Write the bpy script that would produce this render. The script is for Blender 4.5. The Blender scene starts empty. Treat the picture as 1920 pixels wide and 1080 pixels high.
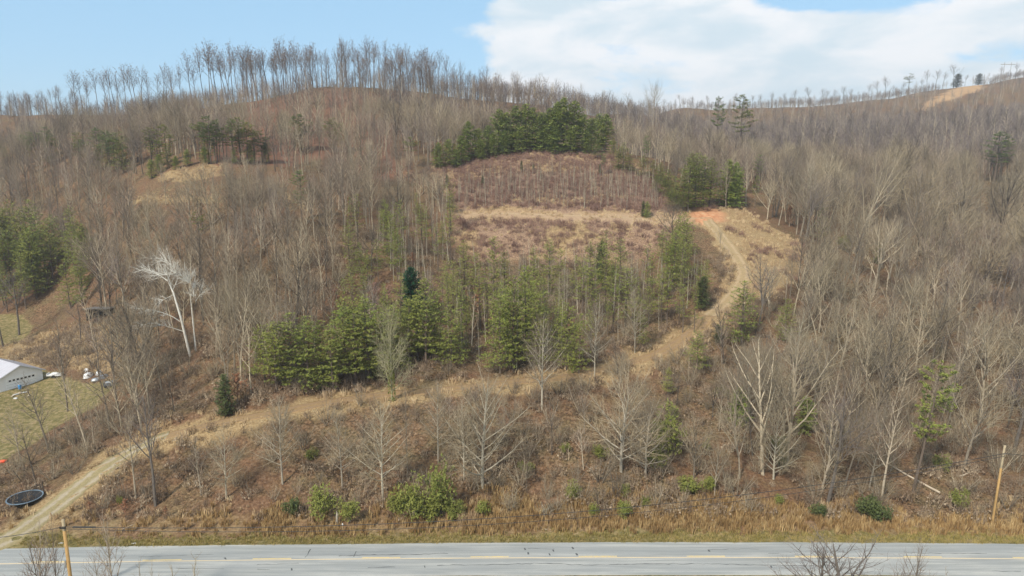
import bpy, math, random
import numpy as np
from mathutils import Vector, Matrix

# ------------------------------------------------------------------ camera, sky, sun, exposure
sc = bpy.context.scene
W0, H0 = 1920.0, 1080.0
FPX = 1297.0
PITCH = math.radians(10.5)
CAM = np.array([0.0, 0.0, 47.0])
cd = bpy.data.cameras.new('camera')
cam = bpy.data.objects.new('camera', cd)
sc.collection.objects.link(cam)
cd.sensor_width = 36.0
cd.lens = FPX / W0 * 36.0
cd.clip_start = 0.5
cd.clip_end = 9000.0
cam.location = CAM
cam.rotation_euler = (math.radians(90) - PITCH, 0, 0)
sc.camera = cam

SUN_EL, SUN_AZ = math.radians(44), math.radians(215)      # azimuth clockwise from +Y
sd = bpy.data.lights.new('sun', 'SUN')
sd.energy = 3.0
sd.angle = math.radians(6)
sd.color = (1.0, 0.92, 0.78)
sun = bpy.data.objects.new('sun', sd)
sc.collection.objects.link(sun)
sdir = Vector((math.sin(SUN_AZ) * math.cos(SUN_EL), math.cos(SUN_AZ) * math.cos(SUN_EL), math.sin(SUN_EL)))
sun.rotation_euler = sdir.to_track_quat('Z', 'Y').to_euler()
sun.location = (0, 0, 300)

sc.view_settings.view_transform = 'Standard'
sc.view_settings.look = 'None'
sc.view_settings.exposure = 0.93
sc.view_settings.gamma = 1.0
sc.view_settings.use_curve_mapping = False


class N:
    """small helper around a node tree"""
    def __init__(self, nt):
        self.nt = nt
        nt.nodes.clear()

    def n(self, t, **kw):
        nd = self.nt.nodes.new(t)
        for k, v in kw.items():
            if k.startswith('i_'):
                nd.inputs[k[2:].replace('_', ' ')].default_value = v
            else:
                setattr(nd, k, v)
        return nd

    def put(self, sock, v):
        if isinstance(v, bpy.types.NodeSocket):
            self.nt.links.new(v, sock)
        elif isinstance(v, bpy.types.Node):
            self.nt.links.new(v.outputs[0], sock)
        elif v is not None:
            if isinstance(v, (tuple, list)) and len(v) == 3 and sock.type == 'RGBA':
                v = (*v, 1)
            sock.default_value = v

    def m(self, op, a, b=None, c=None, clamp=False):
        nd = self.nt.nodes.new('ShaderNodeMath')
        nd.operation = op
        nd.use_clamp = clamp
        self.put(nd.inputs[0], a)
        if b is not None: self.put(nd.inputs[1], b)
        if c is not None: self.put(nd.inputs[2], c)
        return nd.outputs[0]

    def vm(self, op, a, b=None):
        nd = self.nt.nodes.new('ShaderNodeVectorMath')
        nd.operation = op
        self.put(nd.inputs[0], a)
        if b is not None: self.put(nd.inputs[1], b)
        return nd.outputs[0]

    def mix(self, f, a, b):
        nd = self.nt.nodes.new('ShaderNodeMix')
        nd.data_type = 'RGBA'
        self.put(nd.inputs[0], f)
        self.put(nd.inputs[6], a)
        self.put(nd.inputs[7], b)
        return nd.outputs[2]

    def noise(self, vec, scale, detail=3, rough=0.55, dist=0.0):
        nd = self.nt.nodes.new('ShaderNodeTexNoise')
        if vec is not None: self.nt.links.new(vec, nd.inputs['Vector'])
        nd.inputs['Scale'].default_value = scale
        nd.inputs['Detail'].default_value = detail
        nd.inputs['Roughness'].default_value = rough
        nd.inputs['Distortion'].default_value = dist
        return nd.outputs[0]

    def ramp(self, f, stops):
        nd = self.nt.nodes.new('ShaderNodeValToRGB')
        cr = nd.color_ramp
        while len(cr.elements) < len(stops): cr.elements.new(0.5)
        for e, (p, c) in zip(cr.elements, stops):
            e.position = p
            e.color = (*c, 1) if len(c) == 3 else c
        self.put(nd.inputs[0], f)
        return nd.outputs[0]

    def rng(self, v, a, b, c=0.0, d=1.0):
        nd = self.nt.nodes.new('ShaderNodeMapRange')
        nd.interpolation_type = 'SMOOTHSTEP'
        self.put(nd.inputs[0], v)
        for i, q in enumerate((a, b, c, d)): nd.inputs[i + 1].default_value = q
        return nd.outputs[0]


world = bpy.data.worlds.new('World')
sc.world = world
world.use_nodes = True
k = N(world.node_tree)
sky = k.n('ShaderNodeTexSky', sky_type='NISHITA', sun_disc=False)
sky.sun_elevation = SUN_EL
sky.sun_rotation = SUN_AZ
sky.altitude = 300
sky.air_density = 1.0
sky.dust_density = 0.15
sky.ozone_density = 3.0
tc = k.n('ShaderNodeTexCoord')
sep = k.n('ShaderNodeSeparateXYZ')
k.put(sep.inputs[0], tc.outputs['Generated'])
X, Yv, Z = sep.outputs
az = k.m('ARCTAN2', X, Yv)                       # radians, 0 ahead, + to the right
el = k.m('ARCSINE', Z)
cmb = k.n('ShaderNodeCombineXYZ')
k.put(cmb.inputs[0], az); k.put(cmb.inputs[1], k.m('MULTIPLY', el, 2.6)); cmb.inputs[2].default_value = 3.7
cn = k.noise(cmb.outputs[0], 5.5, 10, 0.60, 0.35)
cn2 = k.noise(cmb.outputs[0], 16.0, 8, 0.62, 0.3)
# a bank of cumulus fills the sky to the right of straight ahead; blue to the left and a few gaps
bank = k.rng(az, -0.085, 0.01, -0.42, 0.42)
bank = k.m('ADD', bank, k.rng(el, 0.035, 0.0, 0.0, 0.02))


def gap(a0, e0, wa, we, s):
    da = k.m('DIVIDE', k.m('SUBTRACT', az, a0), wa)
    de = k.m('DIVIDE', k.m('SUBTRACT', el, e0), we)
    q = k.m('ADD', k.m('MULTIPLY', da, da), k.m('MULTIPLY', de, de))
    return k.m('MULTIPLY', k.rng(q, 1.0, 0.1, 0.0, 1.0), s)


for g_ in ((0.36, 0.205, 0.06, 0.03, -0.38), (0.48, 0.225, 0.17, 0.065, -0.75), (0.15, 0.225, 0.11, 0.02, -0.42),
           (0.62, 0.125, 0.10, 0.022, -0.34), (-0.06, 0.17, 0.04, 0.02, 0.22)):
    bank = k.m('ADD', bank, gap(*g_))
dens = k.m('ADD', k.m('ADD', k.m('ADD', k.m('MULTIPLY', k.m('SUBTRACT', cn, 0.5), 1.5), 0.5), k.m('MULTIPLY', k.m('SUBTRACT', cn2, 0.5), 0.62)), bank)
mask = k.rng(dens, 0.44, 0.78, 0.0, 0.95)
shade = k.noise(cmb.outputs[0], 6.5, 6, 0.55, 0.3)
ccol = k.mix(k.rng(shade, 0.36, 0.62), (3.95, 4.65, 5.1), (5.6, 5.65, 5.75))
skyc = k.mix(0.72, sky.outputs[0], (2.15, 3.75, 5.1))
skyc = k.mix(mask, skyc, ccol)
bg = k.n('ShaderNodeBackground')
k.put(bg.inputs[0], skyc)
bg.inputs[1].default_value = 0.095
wo = k.n('ShaderNodeOutputWorld')
k.put(wo.inputs[0], bg.outputs[0])

# ------------------------------------------------------------------ projection helpers (photo pixels 1920x1080 -> world)
FW = np.array([0, math.cos(PITCH), -math.sin(PITCH)])
UP = np.array([0, math.sin(PITCH), math.cos(PITCH)])
RT = np.array([1.0, 0, 0])


def ray(px, py):
    return FW + RT * (px - 960) / FPX + UP * (540 - py) / FPX


def at(px, py, Y):
    d = ray(px, py)
    return CAM + d * (Y / d[1])


def proj(x, y, z):
    dx, dy, dz = x - CAM[0], y - CAM[1], z - CAM[2]
    dep = dy * FW[1] + dz * FW[2]
    u = dy * UP[1] + dz * UP[2]
    dep = np.maximum(dep, 1e-3)
    return 960 + FPX * dx / dep, 540 - FPX * u / dep, dep


# ------------------------------------------------------------------ terrain
ctl = []
def cp(px, py, Y):
    p = at(px, py, Y); ctl.append((p[0], p[1], p[2]))
for pxs in (960,):
    pass
COLS = {
    -700: [(700, 150), (600, 200), (400, 260), (300, 330), (235, 420), (215, 520)],
    -100: [(735, 130), (640, 170), (560, 205), (420, 240), (330, 290), (250, 350), (215, 440)],
    100: [(930, 88.5), (820, 108), (735, 130), (640, 168), (585, 190), (470, 215), (380, 240), (300, 280), (235, 350), (214, 400)],
    300: [(960, 85), (900, 91), (816, 99), (740, 115), (660, 135), (560, 160), (450, 182), (378, 196), (350, 205), (312, 222), (270, 270), (215, 350)],
    500: [(970, 84), (900, 90), (780, 100), (735, 108), (640, 125), (540, 142), (430, 165), (350, 205), (300, 235), (240, 290), (186, 345)],
    620: [(970, 84), (900, 90), (760, 103), (720, 112), (600, 132), (480, 155), (390, 190), (320, 228), (250, 285), (166, 345)],
    750: [(970, 84), (900, 89), (745, 106), (700, 115), (600, 133), (500, 155), (420, 185), (330, 225), (270, 270), (178, 350)],
    870: [(975, 83.5), (900, 90), (735, 107), (690, 116), (600, 136), (470, 178), (405, 197), (330, 228), (300, 245), (195, 365)],
    960: [(975, 83.5), (900, 90), (728, 109), (690, 118), (600, 138), (478, 178), (440, 185), (408, 198), (386, 206), (320, 234), (285, 252), (272, 268)],
    1100: [(975, 83.5), (900, 90), (715, 112), (690, 118), (600, 138), (478, 178), (440, 185), (408, 198), (386, 206), (315, 236), (282, 262)],
    1230: [(975, 83.5), (900, 90), (780, 107), (665, 125), (600, 140), (490, 178), (440, 186), (408, 199), (380, 212), (330, 240), (300, 265)],
    1330: [(975, 83.5), (880, 93), (760, 110), (670, 128), (590, 142), (500, 170), (440, 190), (403, 206), (380, 220), (330, 270)],
    1400: [(975, 83.5), (880, 93), (760, 112), (640, 136), (530, 160), (480, 175), (430, 196), (400, 212), (340, 270)],
    1480: [(975, 83.5), (880, 94), (760, 113), (640, 136), (540, 160), (480, 182), (430, 205), (380, 240), (320, 310)],
    1600: [(980, 83.5), (900, 92), (780, 111), (680, 132), (580, 162), (480, 205), (400, 250), (320, 330), (260, 450)],
    1720: [(980, 83.5), (900, 92), (780, 111), (680, 132), (580, 162), (490, 203), (400, 255), (310, 345), (250, 470)],
    1880: [(985, 83), (900, 91), (780, 110), (680, 131), (580, 162), (490, 205), (400, 255), (300, 345), (240, 470)],
    2100: [(985, 83), (900, 91), (780, 110), (680, 131), (580, 162), (490, 205), (400, 255), (300, 345)],
    2700: [(780, 108), (580, 165), (400, 260), (300, 345), (200, 480)],
}
for px_, lst in COLS.items():
    for (py_, Y_) in lst: cp(px_, py_, Y_)
# behind the knoll the ground falls, then rises to the far ridge
for (px_, Y_, z_) in ((960, 300, 50), (1080, 300, 50), (1200, 310, 44), (1080, 350, 54), (1340, 350, 48)): 
    p = at(px_, 300, Y_); ctl.append((p[0], Y_, z_))
for (px_, py_, Y_) in ((960, 204, 390), (1060, 206, 430), (1150, 209, 520), (1250, 213, 640), (1350, 213, 720), (1450, 212, 780),
                       (1550, 200, 800), (1650, 187, 820), (1740, 175, 840), (1830, 163, 850), (1920, 151, 860), (2200, 130, 880),
                       (2600, 120, 900), (-400, 205, 560), (-900, 200, 600)):
    p = at(px_, py_, Y_); ctl.append((p[0], p[1], p[2])); ctl.append((p[0] * 1.25, p[1] * 1.35, p[2] * 0.62 + 5))
for (px_, Y_) in ((100, 480), (350, 450), (600, 450), (800, 480)):
    p = at(px_, 200, Y_); ctl.append((p[0], p[1], p[2] * 0.78))
for px_, py_, Y_ in ((1500, 235, 560), (1700, 222, 600), (1900, 205, 620), (1300, 240, 500), (1200, 238, 430)): cp(px_, py_, Y_)
for x_ in range(-260, 261, 52):
    for y_ in (40, 62, 70, 76, 81):
        ctl.append((x_, y_, 0.0))
for x_ in (-700, -350, 0, 350, 700):
    for y_ in (-400, -150, 0): ctl.append((x_, y_, -1.0))
for x_, y_ in ((-700, 70), (-450, 75), (450, 75), (700, 70)): ctl.append((x_, y_, 0.0))
for x_, z_ in ((-2600, 60), (-1200, 60), (0, 60), (1200, 90), (2600, 90)): ctl.append((x_, 2600, z_))
for x_ in (-2600, 2600):
    for y_ in (-400, 600, 1500): ctl.append((x_, y_, 40.0))
ctl = np.array(ctl)
_, ui = np.unique(np.round(ctl[:, :2] / 1.0), axis=0, return_index=True)
ctl = ctl[ui]
SC_ = 100.0
P_ = ctl[:, :2] / SC_


def tps_phi(r2):
    return np.where(r2 > 1e-12, 0.5 * r2 * np.log(np.maximum(r2, 1e-12)), 0.0)


n_ = len(P_)
D2 = ((P_[:, None, :] - P_[None, :, :]) ** 2).sum(-1)
A_ = np.zeros((n_ + 3, n_ + 3))
A_[:n_, :n_] = tps_phi(D2) + np.eye(n_) * 0.0008
A_[:n_, n_] = 1; A_[:n_, n_ + 1:] = P_
A_[n_, :n_] = 1; A_[n_ + 1:, :n_] = P_.T
sol = np.linalg.solve(A_, np.concatenate([ctl[:, 2], np.zeros(3)]))


def tps(x, y):
    q = np.stack([x.ravel() / SC_, y.ravel() / SC_], 1)
    out = np.empty(len(q))
    for i in range(0, len(q), 20000):
        s = q[i:i + 20000]
        d2 = ((s[:, None, :] - P_[None]) ** 2).sum(-1)
        out[i:i + 20000] = tps_phi(d2) @ sol[:n_] + sol[n_] + s @ sol[n_ + 1:]
    return out.reshape(x.shape)


def smooth(a, b, v):
    t = np.clip((v - a) / (b - a), 0, 1)
    return t * t * (3 - 2 * t)


def axis(stops):
    out = []
    for (a, b, s) in stops:
        out += list(np.arange(a, b - 1e-6, s))
    out.append(stops[-1][1])
    return np.array(out)


gx = axis([(-2600, -800, 100), (-800, -400, 12), (-400, -140, 3), (-140, 140, 1.0), (140, 400, 3), (400, 900, 10), (900, 2600, 100)])
gy = axis([(-400, 40, 22), (40, 66, 3), (66, 215, 0.9), (215, 290, 1.6), (290, 480, 4), (480, 1000, 9), (1000, 2600, 80)])
rs = np.random.RandomState(5)


def vnoise(x, y, scale, seed):
    """smooth value noise, numpy"""
    r = np.random.RandomState(seed)
    T = r.rand(256, 256)
    u, v = x / scale, y / scale
    iu, iv = np.floor(u).astype(int), np.floor(v).astype(int)
    fu, fv = u - iu, v - iv
    fu = fu * fu * (3 - 2 * fu); fv = fv * fv * (3 - 2 * fv)
    g = lambda a, b: T[a % 256, b % 256]
    return (g(iu, iv) * (1 - fu) + g(iu + 1, iv) * fu) * (1 - fv) + (g(iu, iv + 1) * (1 - fu) + g(iu + 1, iv + 1) * fu) * fv


GX, GY = np.meshgrid(gx, gy)
GZ = tps(GX, GY)
hill = smooth(84, 95, GY)
GZ += hill * (vnoise(GX, GY, 14, 1) - .5) * 1.1 + hill * (vnoise(GX, GY, 4.5, 2) - .5) * 0.45 + hill * (vnoise(GX, GY, 1.8, 3) - .5) * 0.16
far = smooth(300, 500, GY)
GZ += far * ((vnoise(GX, GY, 70, 4) - .5) * 7 + (vnoise(GX, GY, 30, 7) - .5) * 3)
# flat ground under the road and its verge
YF_px = [(0, 77.35), (480, 78.25), (960, 79.0), (1440, 79.15), (1920, 78.8)]
def road_far(x):
    return 79.05 - 0.00022 * (x - 12) ** 2 * 0.9 + 0.004 * np.clip(x, -200, 200)
def road_c(x): return road_far(x) - 3.2
fl = smooth(3.0, 6.5, np.abs(GY - road_c(GX)))
GZ = GZ * fl + (-0.03) * (1 - fl)
GZ = np.where((GY < 79) & (GY > -100), np.minimum(GZ, 0.0) * 0.25 * smooth(79, 60, GY) - 0.03, GZ)


def height(x, y):
    x = np.atleast_1d(np.asarray(x, float)); y = np.atleast_1d(np.asarray(y, float))
    i = np.clip(np.searchsorted(gx, x) - 1, 0, len(gx) - 2); j = np.clip(np.searchsorted(gy, y) - 1, 0, len(gy) - 2)
    u = np.clip((x - gx[i]) / (gx[i + 1] - gx[i]), 0, 1); v = np.clip((y - gy[j]) / (gy[j + 1] - gy[j]), 0, 1)
    return (GZ[j, i] * (1 - u) + GZ[j, i + 1] * u) * (1 - v) + (GZ[j + 1, i] * (1 - u) + GZ[j + 1, i + 1] * u) * v


def ground_at(px, py, y0=45.0, y1=1200.0):
    d = ray(px, py); d = d / d[1]
    Y = np.concatenate([np.arange(y0, 300, 0.4), np.arange(300, y1, 2.0)])
    xs = CAM[0] + d[0] * Y; zs = CAM[2] + d[2] * Y
    h = height(xs, Y)
    hit = np.where(zs <= h)[0]
    if len(hit) == 0:
        q = np.argmax(h - zs)          # nearest miss: the ridge line
        return np.array([xs[q], Y[q], h[q]])
    q = hit[0]
    return np.array([xs[q], Y[q], h[q]])


def resample(pts, step):
    pts = np.array(pts, float)
    out = []
    # catmull-rom
    P = np.vstack([2 * pts[0] - pts[1], pts, 2 * pts[-1] - pts[-2]])
    for i in range(1, len(P) - 2):
        for t in np.linspace(0, 1, 12, endpoint=False):
            a, b, c, d = P[i - 1], P[i], P[i + 1], P[i + 2]
            out.append(0.5 * ((2 * b) + (-a + c) * t + (2 * a - 5 * b + 4 * c - d) * t * t + (-a + 3 * b - 3 * c + d) * t ** 3))
    out.append(pts[-1])
    out = np.array(out)
    s = np.concatenate([[0], np.cumsum(np.linalg.norm(np.diff(out[:, :2], axis=0), axis=1))])
    n = max(2, int(s[-1] / step))
    q = np.linspace(0, s[-1], n)
    return np.stack([np.interp(q, s, out[:, c]) for c in range(out.shape[1])], 1)


# tracks: photo pixels -> ground
TR1 = [(-40, 1034), (30, 1006), (85, 972), (140, 930), (190, 888), (235, 850), (290, 822), (360, 806), (430, 792), (520, 773), (620, 754),
       (720, 742), (840, 730), (960, 718), (1060, 706), (1150, 690), (1230, 665), (1290, 632), (1330, 596)]
TR2 = [(1330, 596), (1372, 556), (1392, 525), (1390, 498), (1368, 466), (1342, 432), (1322, 408)]
TR3 = [(1322, 408), (1240, 412), (1150, 408), (1060, 404), (960, 402), (880, 400)]
def track(px): return resample([ground_at(a, b) for a, b in px], 1.0)
T1, T2, T3 = track(TR1), track(TR2), track(TR3)


def sm1(a, n=9):
    b = a.copy()
    for c in (2,):
        p = np.pad(a[:, c], n, mode='edge')
        b[:, c] = np.convolve(p, np.ones(2 * n + 1) / (2 * n + 1), 'valid')
    return b
T1, T2, T3 = sm1(T1), sm1(T2), sm1(T3, 5)
T1[:, 2] = np.maximum(T1[:, 2], 0.0)


def near_line(x, y, L):
    """distance to polyline points and index"""
    sh = x.shape; x = x.ravel(); y = y.ravel()
    d = np.full(len(x), 1e9); ix = np.zeros(len(x), int)
    box = (x > L[:, 0].min() - 15) & (x < L[:, 0].max() + 15) & (y > L[:, 1].min() - 15) & (y < L[:, 1].max() + 15)
    q = np.where(box)[0]
    for i in range(0, len(q), 20000):
        s = q[i:i + 20000]
        dd = (x[s, None] - L[None, :, 0]) ** 2 + (y[s, None] - L[None, :, 1]) ** 2
        j = dd.argmin(1); d[s] = np.sqrt(dd[np.arange(len(s)), j]); ix[s] = j
    return d.reshape(sh), ix.reshape(sh)


TD = []
for L, w in ((T1, 3.6), (T2, 3.2), (T3, 2.6)):
    d, ix = near_line(GX, GY, L)
    kf = 1 - smooth(w * 0.55, w * 1.5, d)
    GZ = GZ * (1 - kf) + L[ix, 2] * kf
    TD.append(d)
fl = smooth(3.4, 5.0, np.abs(GY - road_c(GX)))
GZ = np.where(fl < 1, GZ * fl + (-0.03) * (1 - fl), GZ)


def inpoly(px, py, poly):
    c = np.zeros(px.shape, bool)
    n = len(poly)
    for i in range(n):
        x1, y1 = poly[i]; x2, y2 = poly[(i + 1) % n]
        if y1 == y2: continue
        cond = ((y1 > py) != (y2 > py)) & (px < (x2 - x1) * (py - y1) / (y2 - y1) + x1)
        c ^= cond
    return c


# zones drawn on the ground (outlined in photo pixels, dropped onto the terrain)
LAWN = [(-900, 1010), (-900, 640), (-100, 655), (60, 690), (150, 715), (215, 720), (180, 760), (110, 790), (60, 830), (-10, 880), (-200, 960)]
LAWN2 = [(-100, 580), (40, 590), (60, 610), (40, 640), (-100, 650)]
FIELD = [(80, 620), (250, 600), (280, 640), (240, 690), (160, 700), (60, 690), (-60, 670), (0, 640)]
BENCH = [(850, 395), (960, 388), (1100, 392), (1250, 398), (1300, 412), (1290, 440), (1220, 470), (1180, 500), (1000, 490), (900, 488), (850, 450)]
KNOLL = [(745, 330), (800, 320), (900, 290), (980, 268), (1080, 280), (1150, 300), (1240, 330), (1260, 400), (960, 395), (860, 395), (830, 360)]
BAND = [(840, 394), (960, 397), (1100, 399), (1250, 402), (1300, 408), (1290, 424), (1200, 420), (1060, 414), (960, 412), (840, 407)]
BANK = [(840, 388), (850, 345), (930, 328), (1060, 322), (1240, 336), (1265, 400), (1100, 396), (960, 391)]
CLAY = [(1290, 402), (1305, 390), (1335, 388), (1362, 400), (1358, 416), (1320, 424), (1300, 416)]
RFIELD = [(1300, 392), (1340, 384), (1400, 390), (1450, 425), (1500, 450), (1515, 480), (1490, 530), (1440, 560), (1400, 560), (1395, 520), (1395, 490), (1370, 450), (1330, 425)]
CUT1 = [(285, 340), (305, 322), (350, 313), (400, 306), (425, 308), (415, 330), (340, 345)]
CUT2 = [(215, 364), (330, 366), (410, 368), (415, 380), (270, 386), (225, 380)]
CUT3 = [(530, 355), (550, 365), (560, 395), (530, 395)]
FARCUT = [(1760, 180), (1790, 165), (1845, 157), (1840, 170), (1800, 182), (1765, 192), (1720, 215), (1735, 195)]
REDHILL = [(380, 330), (400, 220), (480, 190), (600, 170), (700, 180), (720, 250), (780, 330), (700, 340), (560, 300)]

GPX, GPY, GD = proj(GX, GY, GZ)
def zone(poly, jit=10):
    jx = (vnoise(GX, GY, 6, 21) - .5) * jit * 2; jy = (vnoise(GX, GY, 6, 22) - .5) * jit * 1.2
    ok = (GD > 20)
    return (inpoly(GPX + jx, GPY + jy, poly) & ok).astype(float)
def blur(a, n=1):
    for _ in range(n):
        p = np.pad(a, 1, mode='edge')
        a = (p[:-2, 1:-1] + p[2:, 1:-1] + p[1:-1, :-2] + p[1:-1, 2:] + 2 * p[1:-1, 1:-1]) / 6
    return a
z_lawn = blur(np.maximum(zone(LAWN, 8), zone(LAWN2, 5)), 3)
z_field = blur(zone(FIELD, 14), 3)
z_bench = blur(zone(BENCH, 6), 3)
z_knoll = blur(zone(KNOLL, 8), 3)
z_band = blur(zone(BAND, 3), 2)
z_bank = blur(zone(BANK, 5), 3)
z_clay = blur(zone(CLAY, 3), 2)
z_rf = blur(zone(RFIELD, 8), 3)
z_cut = blur(np.maximum(np.maximum(zone(CUT1, 4), zone(CUT2, 4)), zone(CUT3, 3)), 2)
z_fcut = zone(FARCUT, 3)
z_red = blur(zone(REDHILL, 20), 4)
vrg = (1 - smooth(1.6, 3.6, np.abs(GY - (road_c(GX) + 3.2)) + (vnoise(GX, GY, 3, 31) - .5) * 2)) 
sedge = smooth(0.5, 2.5, GY - road_far(GX)) * (1 - smooth(5.5, 8.5, GY - road_far(GX) + (vnoise(GX, GY, 5, 32) - .5) * 4))
edge = np.minimum(np.minimum(TD[0] / 1.1, TD[1]), TD[2])
trk_straw = 1 - smooth(2.0, 5.5, edge + (vnoise(GX, GY, 4, 33) - .5) * 3)
straw = np.clip(np.maximum.reduce([z_field * .8, z_band * .75, z_bench * (.15 + .75 * smooth(.35, .75, vnoise(GX, GY, 6, 41))), z_knoll * (1 - z_bank) * (.3 + .6 * smooth(.4, .7, vnoise(GX, GY, 6, 42))), z_bank * .75 * smooth(.68, .85, vnoise(GX, GY, 5, 43)), z_rf * .8,
                                   z_cut * (.45 + .5 * vnoise(GX, GY, 3, 44)), z_fcut, trk_straw * 0.9, sedge * .55]), 0, 1)
lawn = np.clip(np.maximum(z_lawn, vrg * .7 * (GY > road_c(GX))), 0, 1)
lawn = np.where(GY < road_c(GX), 0.6, lawn)
clay = np.clip(z_clay + z_fcut * .35, 0, 1)
mauve = np.clip(np.maximum(z_bench * .9, z_knoll), 0, 1)


def new_mesh_obj(name, verts, faces, mat=None, parent=None, smoothf=False):
    me = bpy.data.meshes.new(name)
    me.from_pydata([tuple(v) for v in verts], [], [tuple(f) for f in faces])
    if mat is not None:
        for m_ in (mat if isinstance(mat, (list, tuple)) else [mat]): me.materials.append(m_)
    if smoothf: me.polygons.foreach_set('use_smooth', [True] * len(me.polygons))
    o = bpy.data.objects.new(name, me)
    sc.collection.objects.link(o)
    if parent is not None: o.parent = parent
    return o


def mat_new(name):
    m_ = bpy.data.materials.new(name)
    m_.use_nodes = True
    return m_, N(m_.node_tree)


def finish(kk, col, rough=0.9, bump=None, bstr=0.4, bdist=0.05, metal=0.0, spec=0.25):
    b = kk.n('ShaderNodeBsdfPrincipled')
    kk.put(b.inputs['Base Color'], col)
    kk.put(b.inputs['Roughness'], rough)
    b.inputs['Metallic'].default_value = metal
    b.inputs['Specular IOR Level'].default_value = spec
    if bump is not None:
        bp = kk.n('ShaderNodeBump')
        bp.inputs['Strength'].default_value = bstr
        bp.inputs['Distance'].default_value = bdist
        kk.put(bp.inputs['Height'], bump)
        kk.put(b.inputs['Normal'], bp.outputs[0])
    o = kk.n('ShaderNodeOutputMaterial')
    kk.put(o.inputs[0], b.outputs[0])
    return b


# ------------------------------------------------------------------ ground material
M_ground, k = mat_new('ground_litter')
geo = k.n('ShaderNodeNewGeometry')
pos = geo.outputs['Position']
za = k.n('ShaderNodeAttribute', attribute_name='zone_a'); zb = k.n('ShaderNodeAttribute', attribute_name='zone_b')
sa = k.n('ShaderNodeSeparateColor'); k.put(sa.inputs[0], za.outputs['Color'])
sb = k.n('ShaderNodeSeparateColor'); k.put(sb.inputs[0], zb.outputs['Color'])
nf = k.noise(pos, 2.6, 6, 0.72)
nm = k.noise(pos, 0.35, 5, 0.6)
nl = k.noise(pos, 0.045, 4, 0.55)
vor = k.n('ShaderNodeTexVoronoi'); k.put(vor.inputs['Vector'], pos); vor.inputs['Scale'].default_value = 3.3
speck = k.n('ShaderNodeSeparateColor'); k.put(speck.inputs[0], vor.outputs['Color'])
litter = k.ramp(nf, [(0.35, (0.030, 0.021, 0.013)), (0.47, (0.105, 0.063, 0.035)), (0.56, (0.19, 0.112, 0.062)), (0.69, (0.34, 0.225, 0.135))])
litter = k.mix(k.m('MULTIPLY', speck.outputs[0], 0.5), litter, k.ramp(speck.outputs[1], [(0.0, (0.04, 0.028, 0.018)), (0.5, (0.18, 0.098, 0.052)), (1.0, (0.42, 0.30, 0.20))]))
litter = k.mix(k.rng(nm, 0.38, 0.66, 0.0, 0.65), litter, k.mix(k.rng(nf,.35,.65), (0.05, 0.042, 0.022), (0.22, 0.175, 0.09)))
litter = k.mix(k.rng(nl, 0.42, 0.6, 0.0, 0.4), litter, (0.16, 0.082, 0.05))
mv = k.mix(k.rng(nf,.3,.7), (0.11, 0.065, 0.045), (0.44, 0.30, 0.20))
c = k.mix(k.m('MULTIPLY', sb.outputs[0], k.rng(nm, 0.3, 0.55, 0.55, 1.0)), litter, mv)
redl = k.mix(nf, (0.10, 0.045, 0.03), (0.27, 0.13, 0.09))
c = k.mix(k.m('MULTIPLY', sb.outputs[1], 0.7), c, redl)
c = k.mix(k.m('MULTIPLY', sb.outputs[2], 0.6), c, k.mix(k.rng(nf, .35, .65), (0.06, 0.036, 0.03), (0.24, 0.145, 0.105)))
strw = k.ramp(k.noise(pos, 3.1, 5, 0.7), [(0.3, (0.13, 0.082, 0.04)), (0.48, (0.31, 0.215, 0.11)), (0.7, (0.50, 0.38, 0.215))])
sm = k.m('ADD', sa.outputs[0], k.m('MULTIPLY', k.m('SUBTRACT', nm, 0.5), 0.9))
c = k.mix(k.m('MULTIPLY', k.rng(sm, 0.32, 0.72), sa.outputs[0]), c, strw)
c = k.mix(k.m('MULTIPLY', za.outputs['Alpha'], .6), c, k.mix(nf, (0.24, 0.155, 0.10), (0.50, 0.36, 0.255)))
lwn = k.ramp(k.noise(pos, 1.3, 6, 0.7), [(0.33, (0.085, 0.075, 0.03)), (0.46, (0.17, 0.145, 0.058)), (0.56, (0.25, 0.195, 0.095)), (0.68, (0.34, 0.245, 0.14))])
lm = k.m('ADD', sa.outputs[2], k.m('MULTIPLY', k.m('SUBTRACT', nm, 0.5), 0.7))
c = k.mix(k.rng(lm, 0.3, 0.65), c, lwn)
cly = k.ramp(k.noise(pos, 0.9, 6, 0.65), [(0.3, (0.34, 0.15, 0.075)), (0.5, (0.50, 0.25, 0.135)), (0.7, (0.52, 0.35, 0.21))])
c = k.mix(k.m('MULTIPLY', sa.outputs[1], 0.95), c, cly)
bh = k.m('ADD', k.noise(pos, 4.5, 4, 0.7), k.m('MULTIPLY', speck.outputs[0], 0.4))
finish(k, c, 0.95, bh, 0.9, 0.22, spec=0.1)

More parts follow.
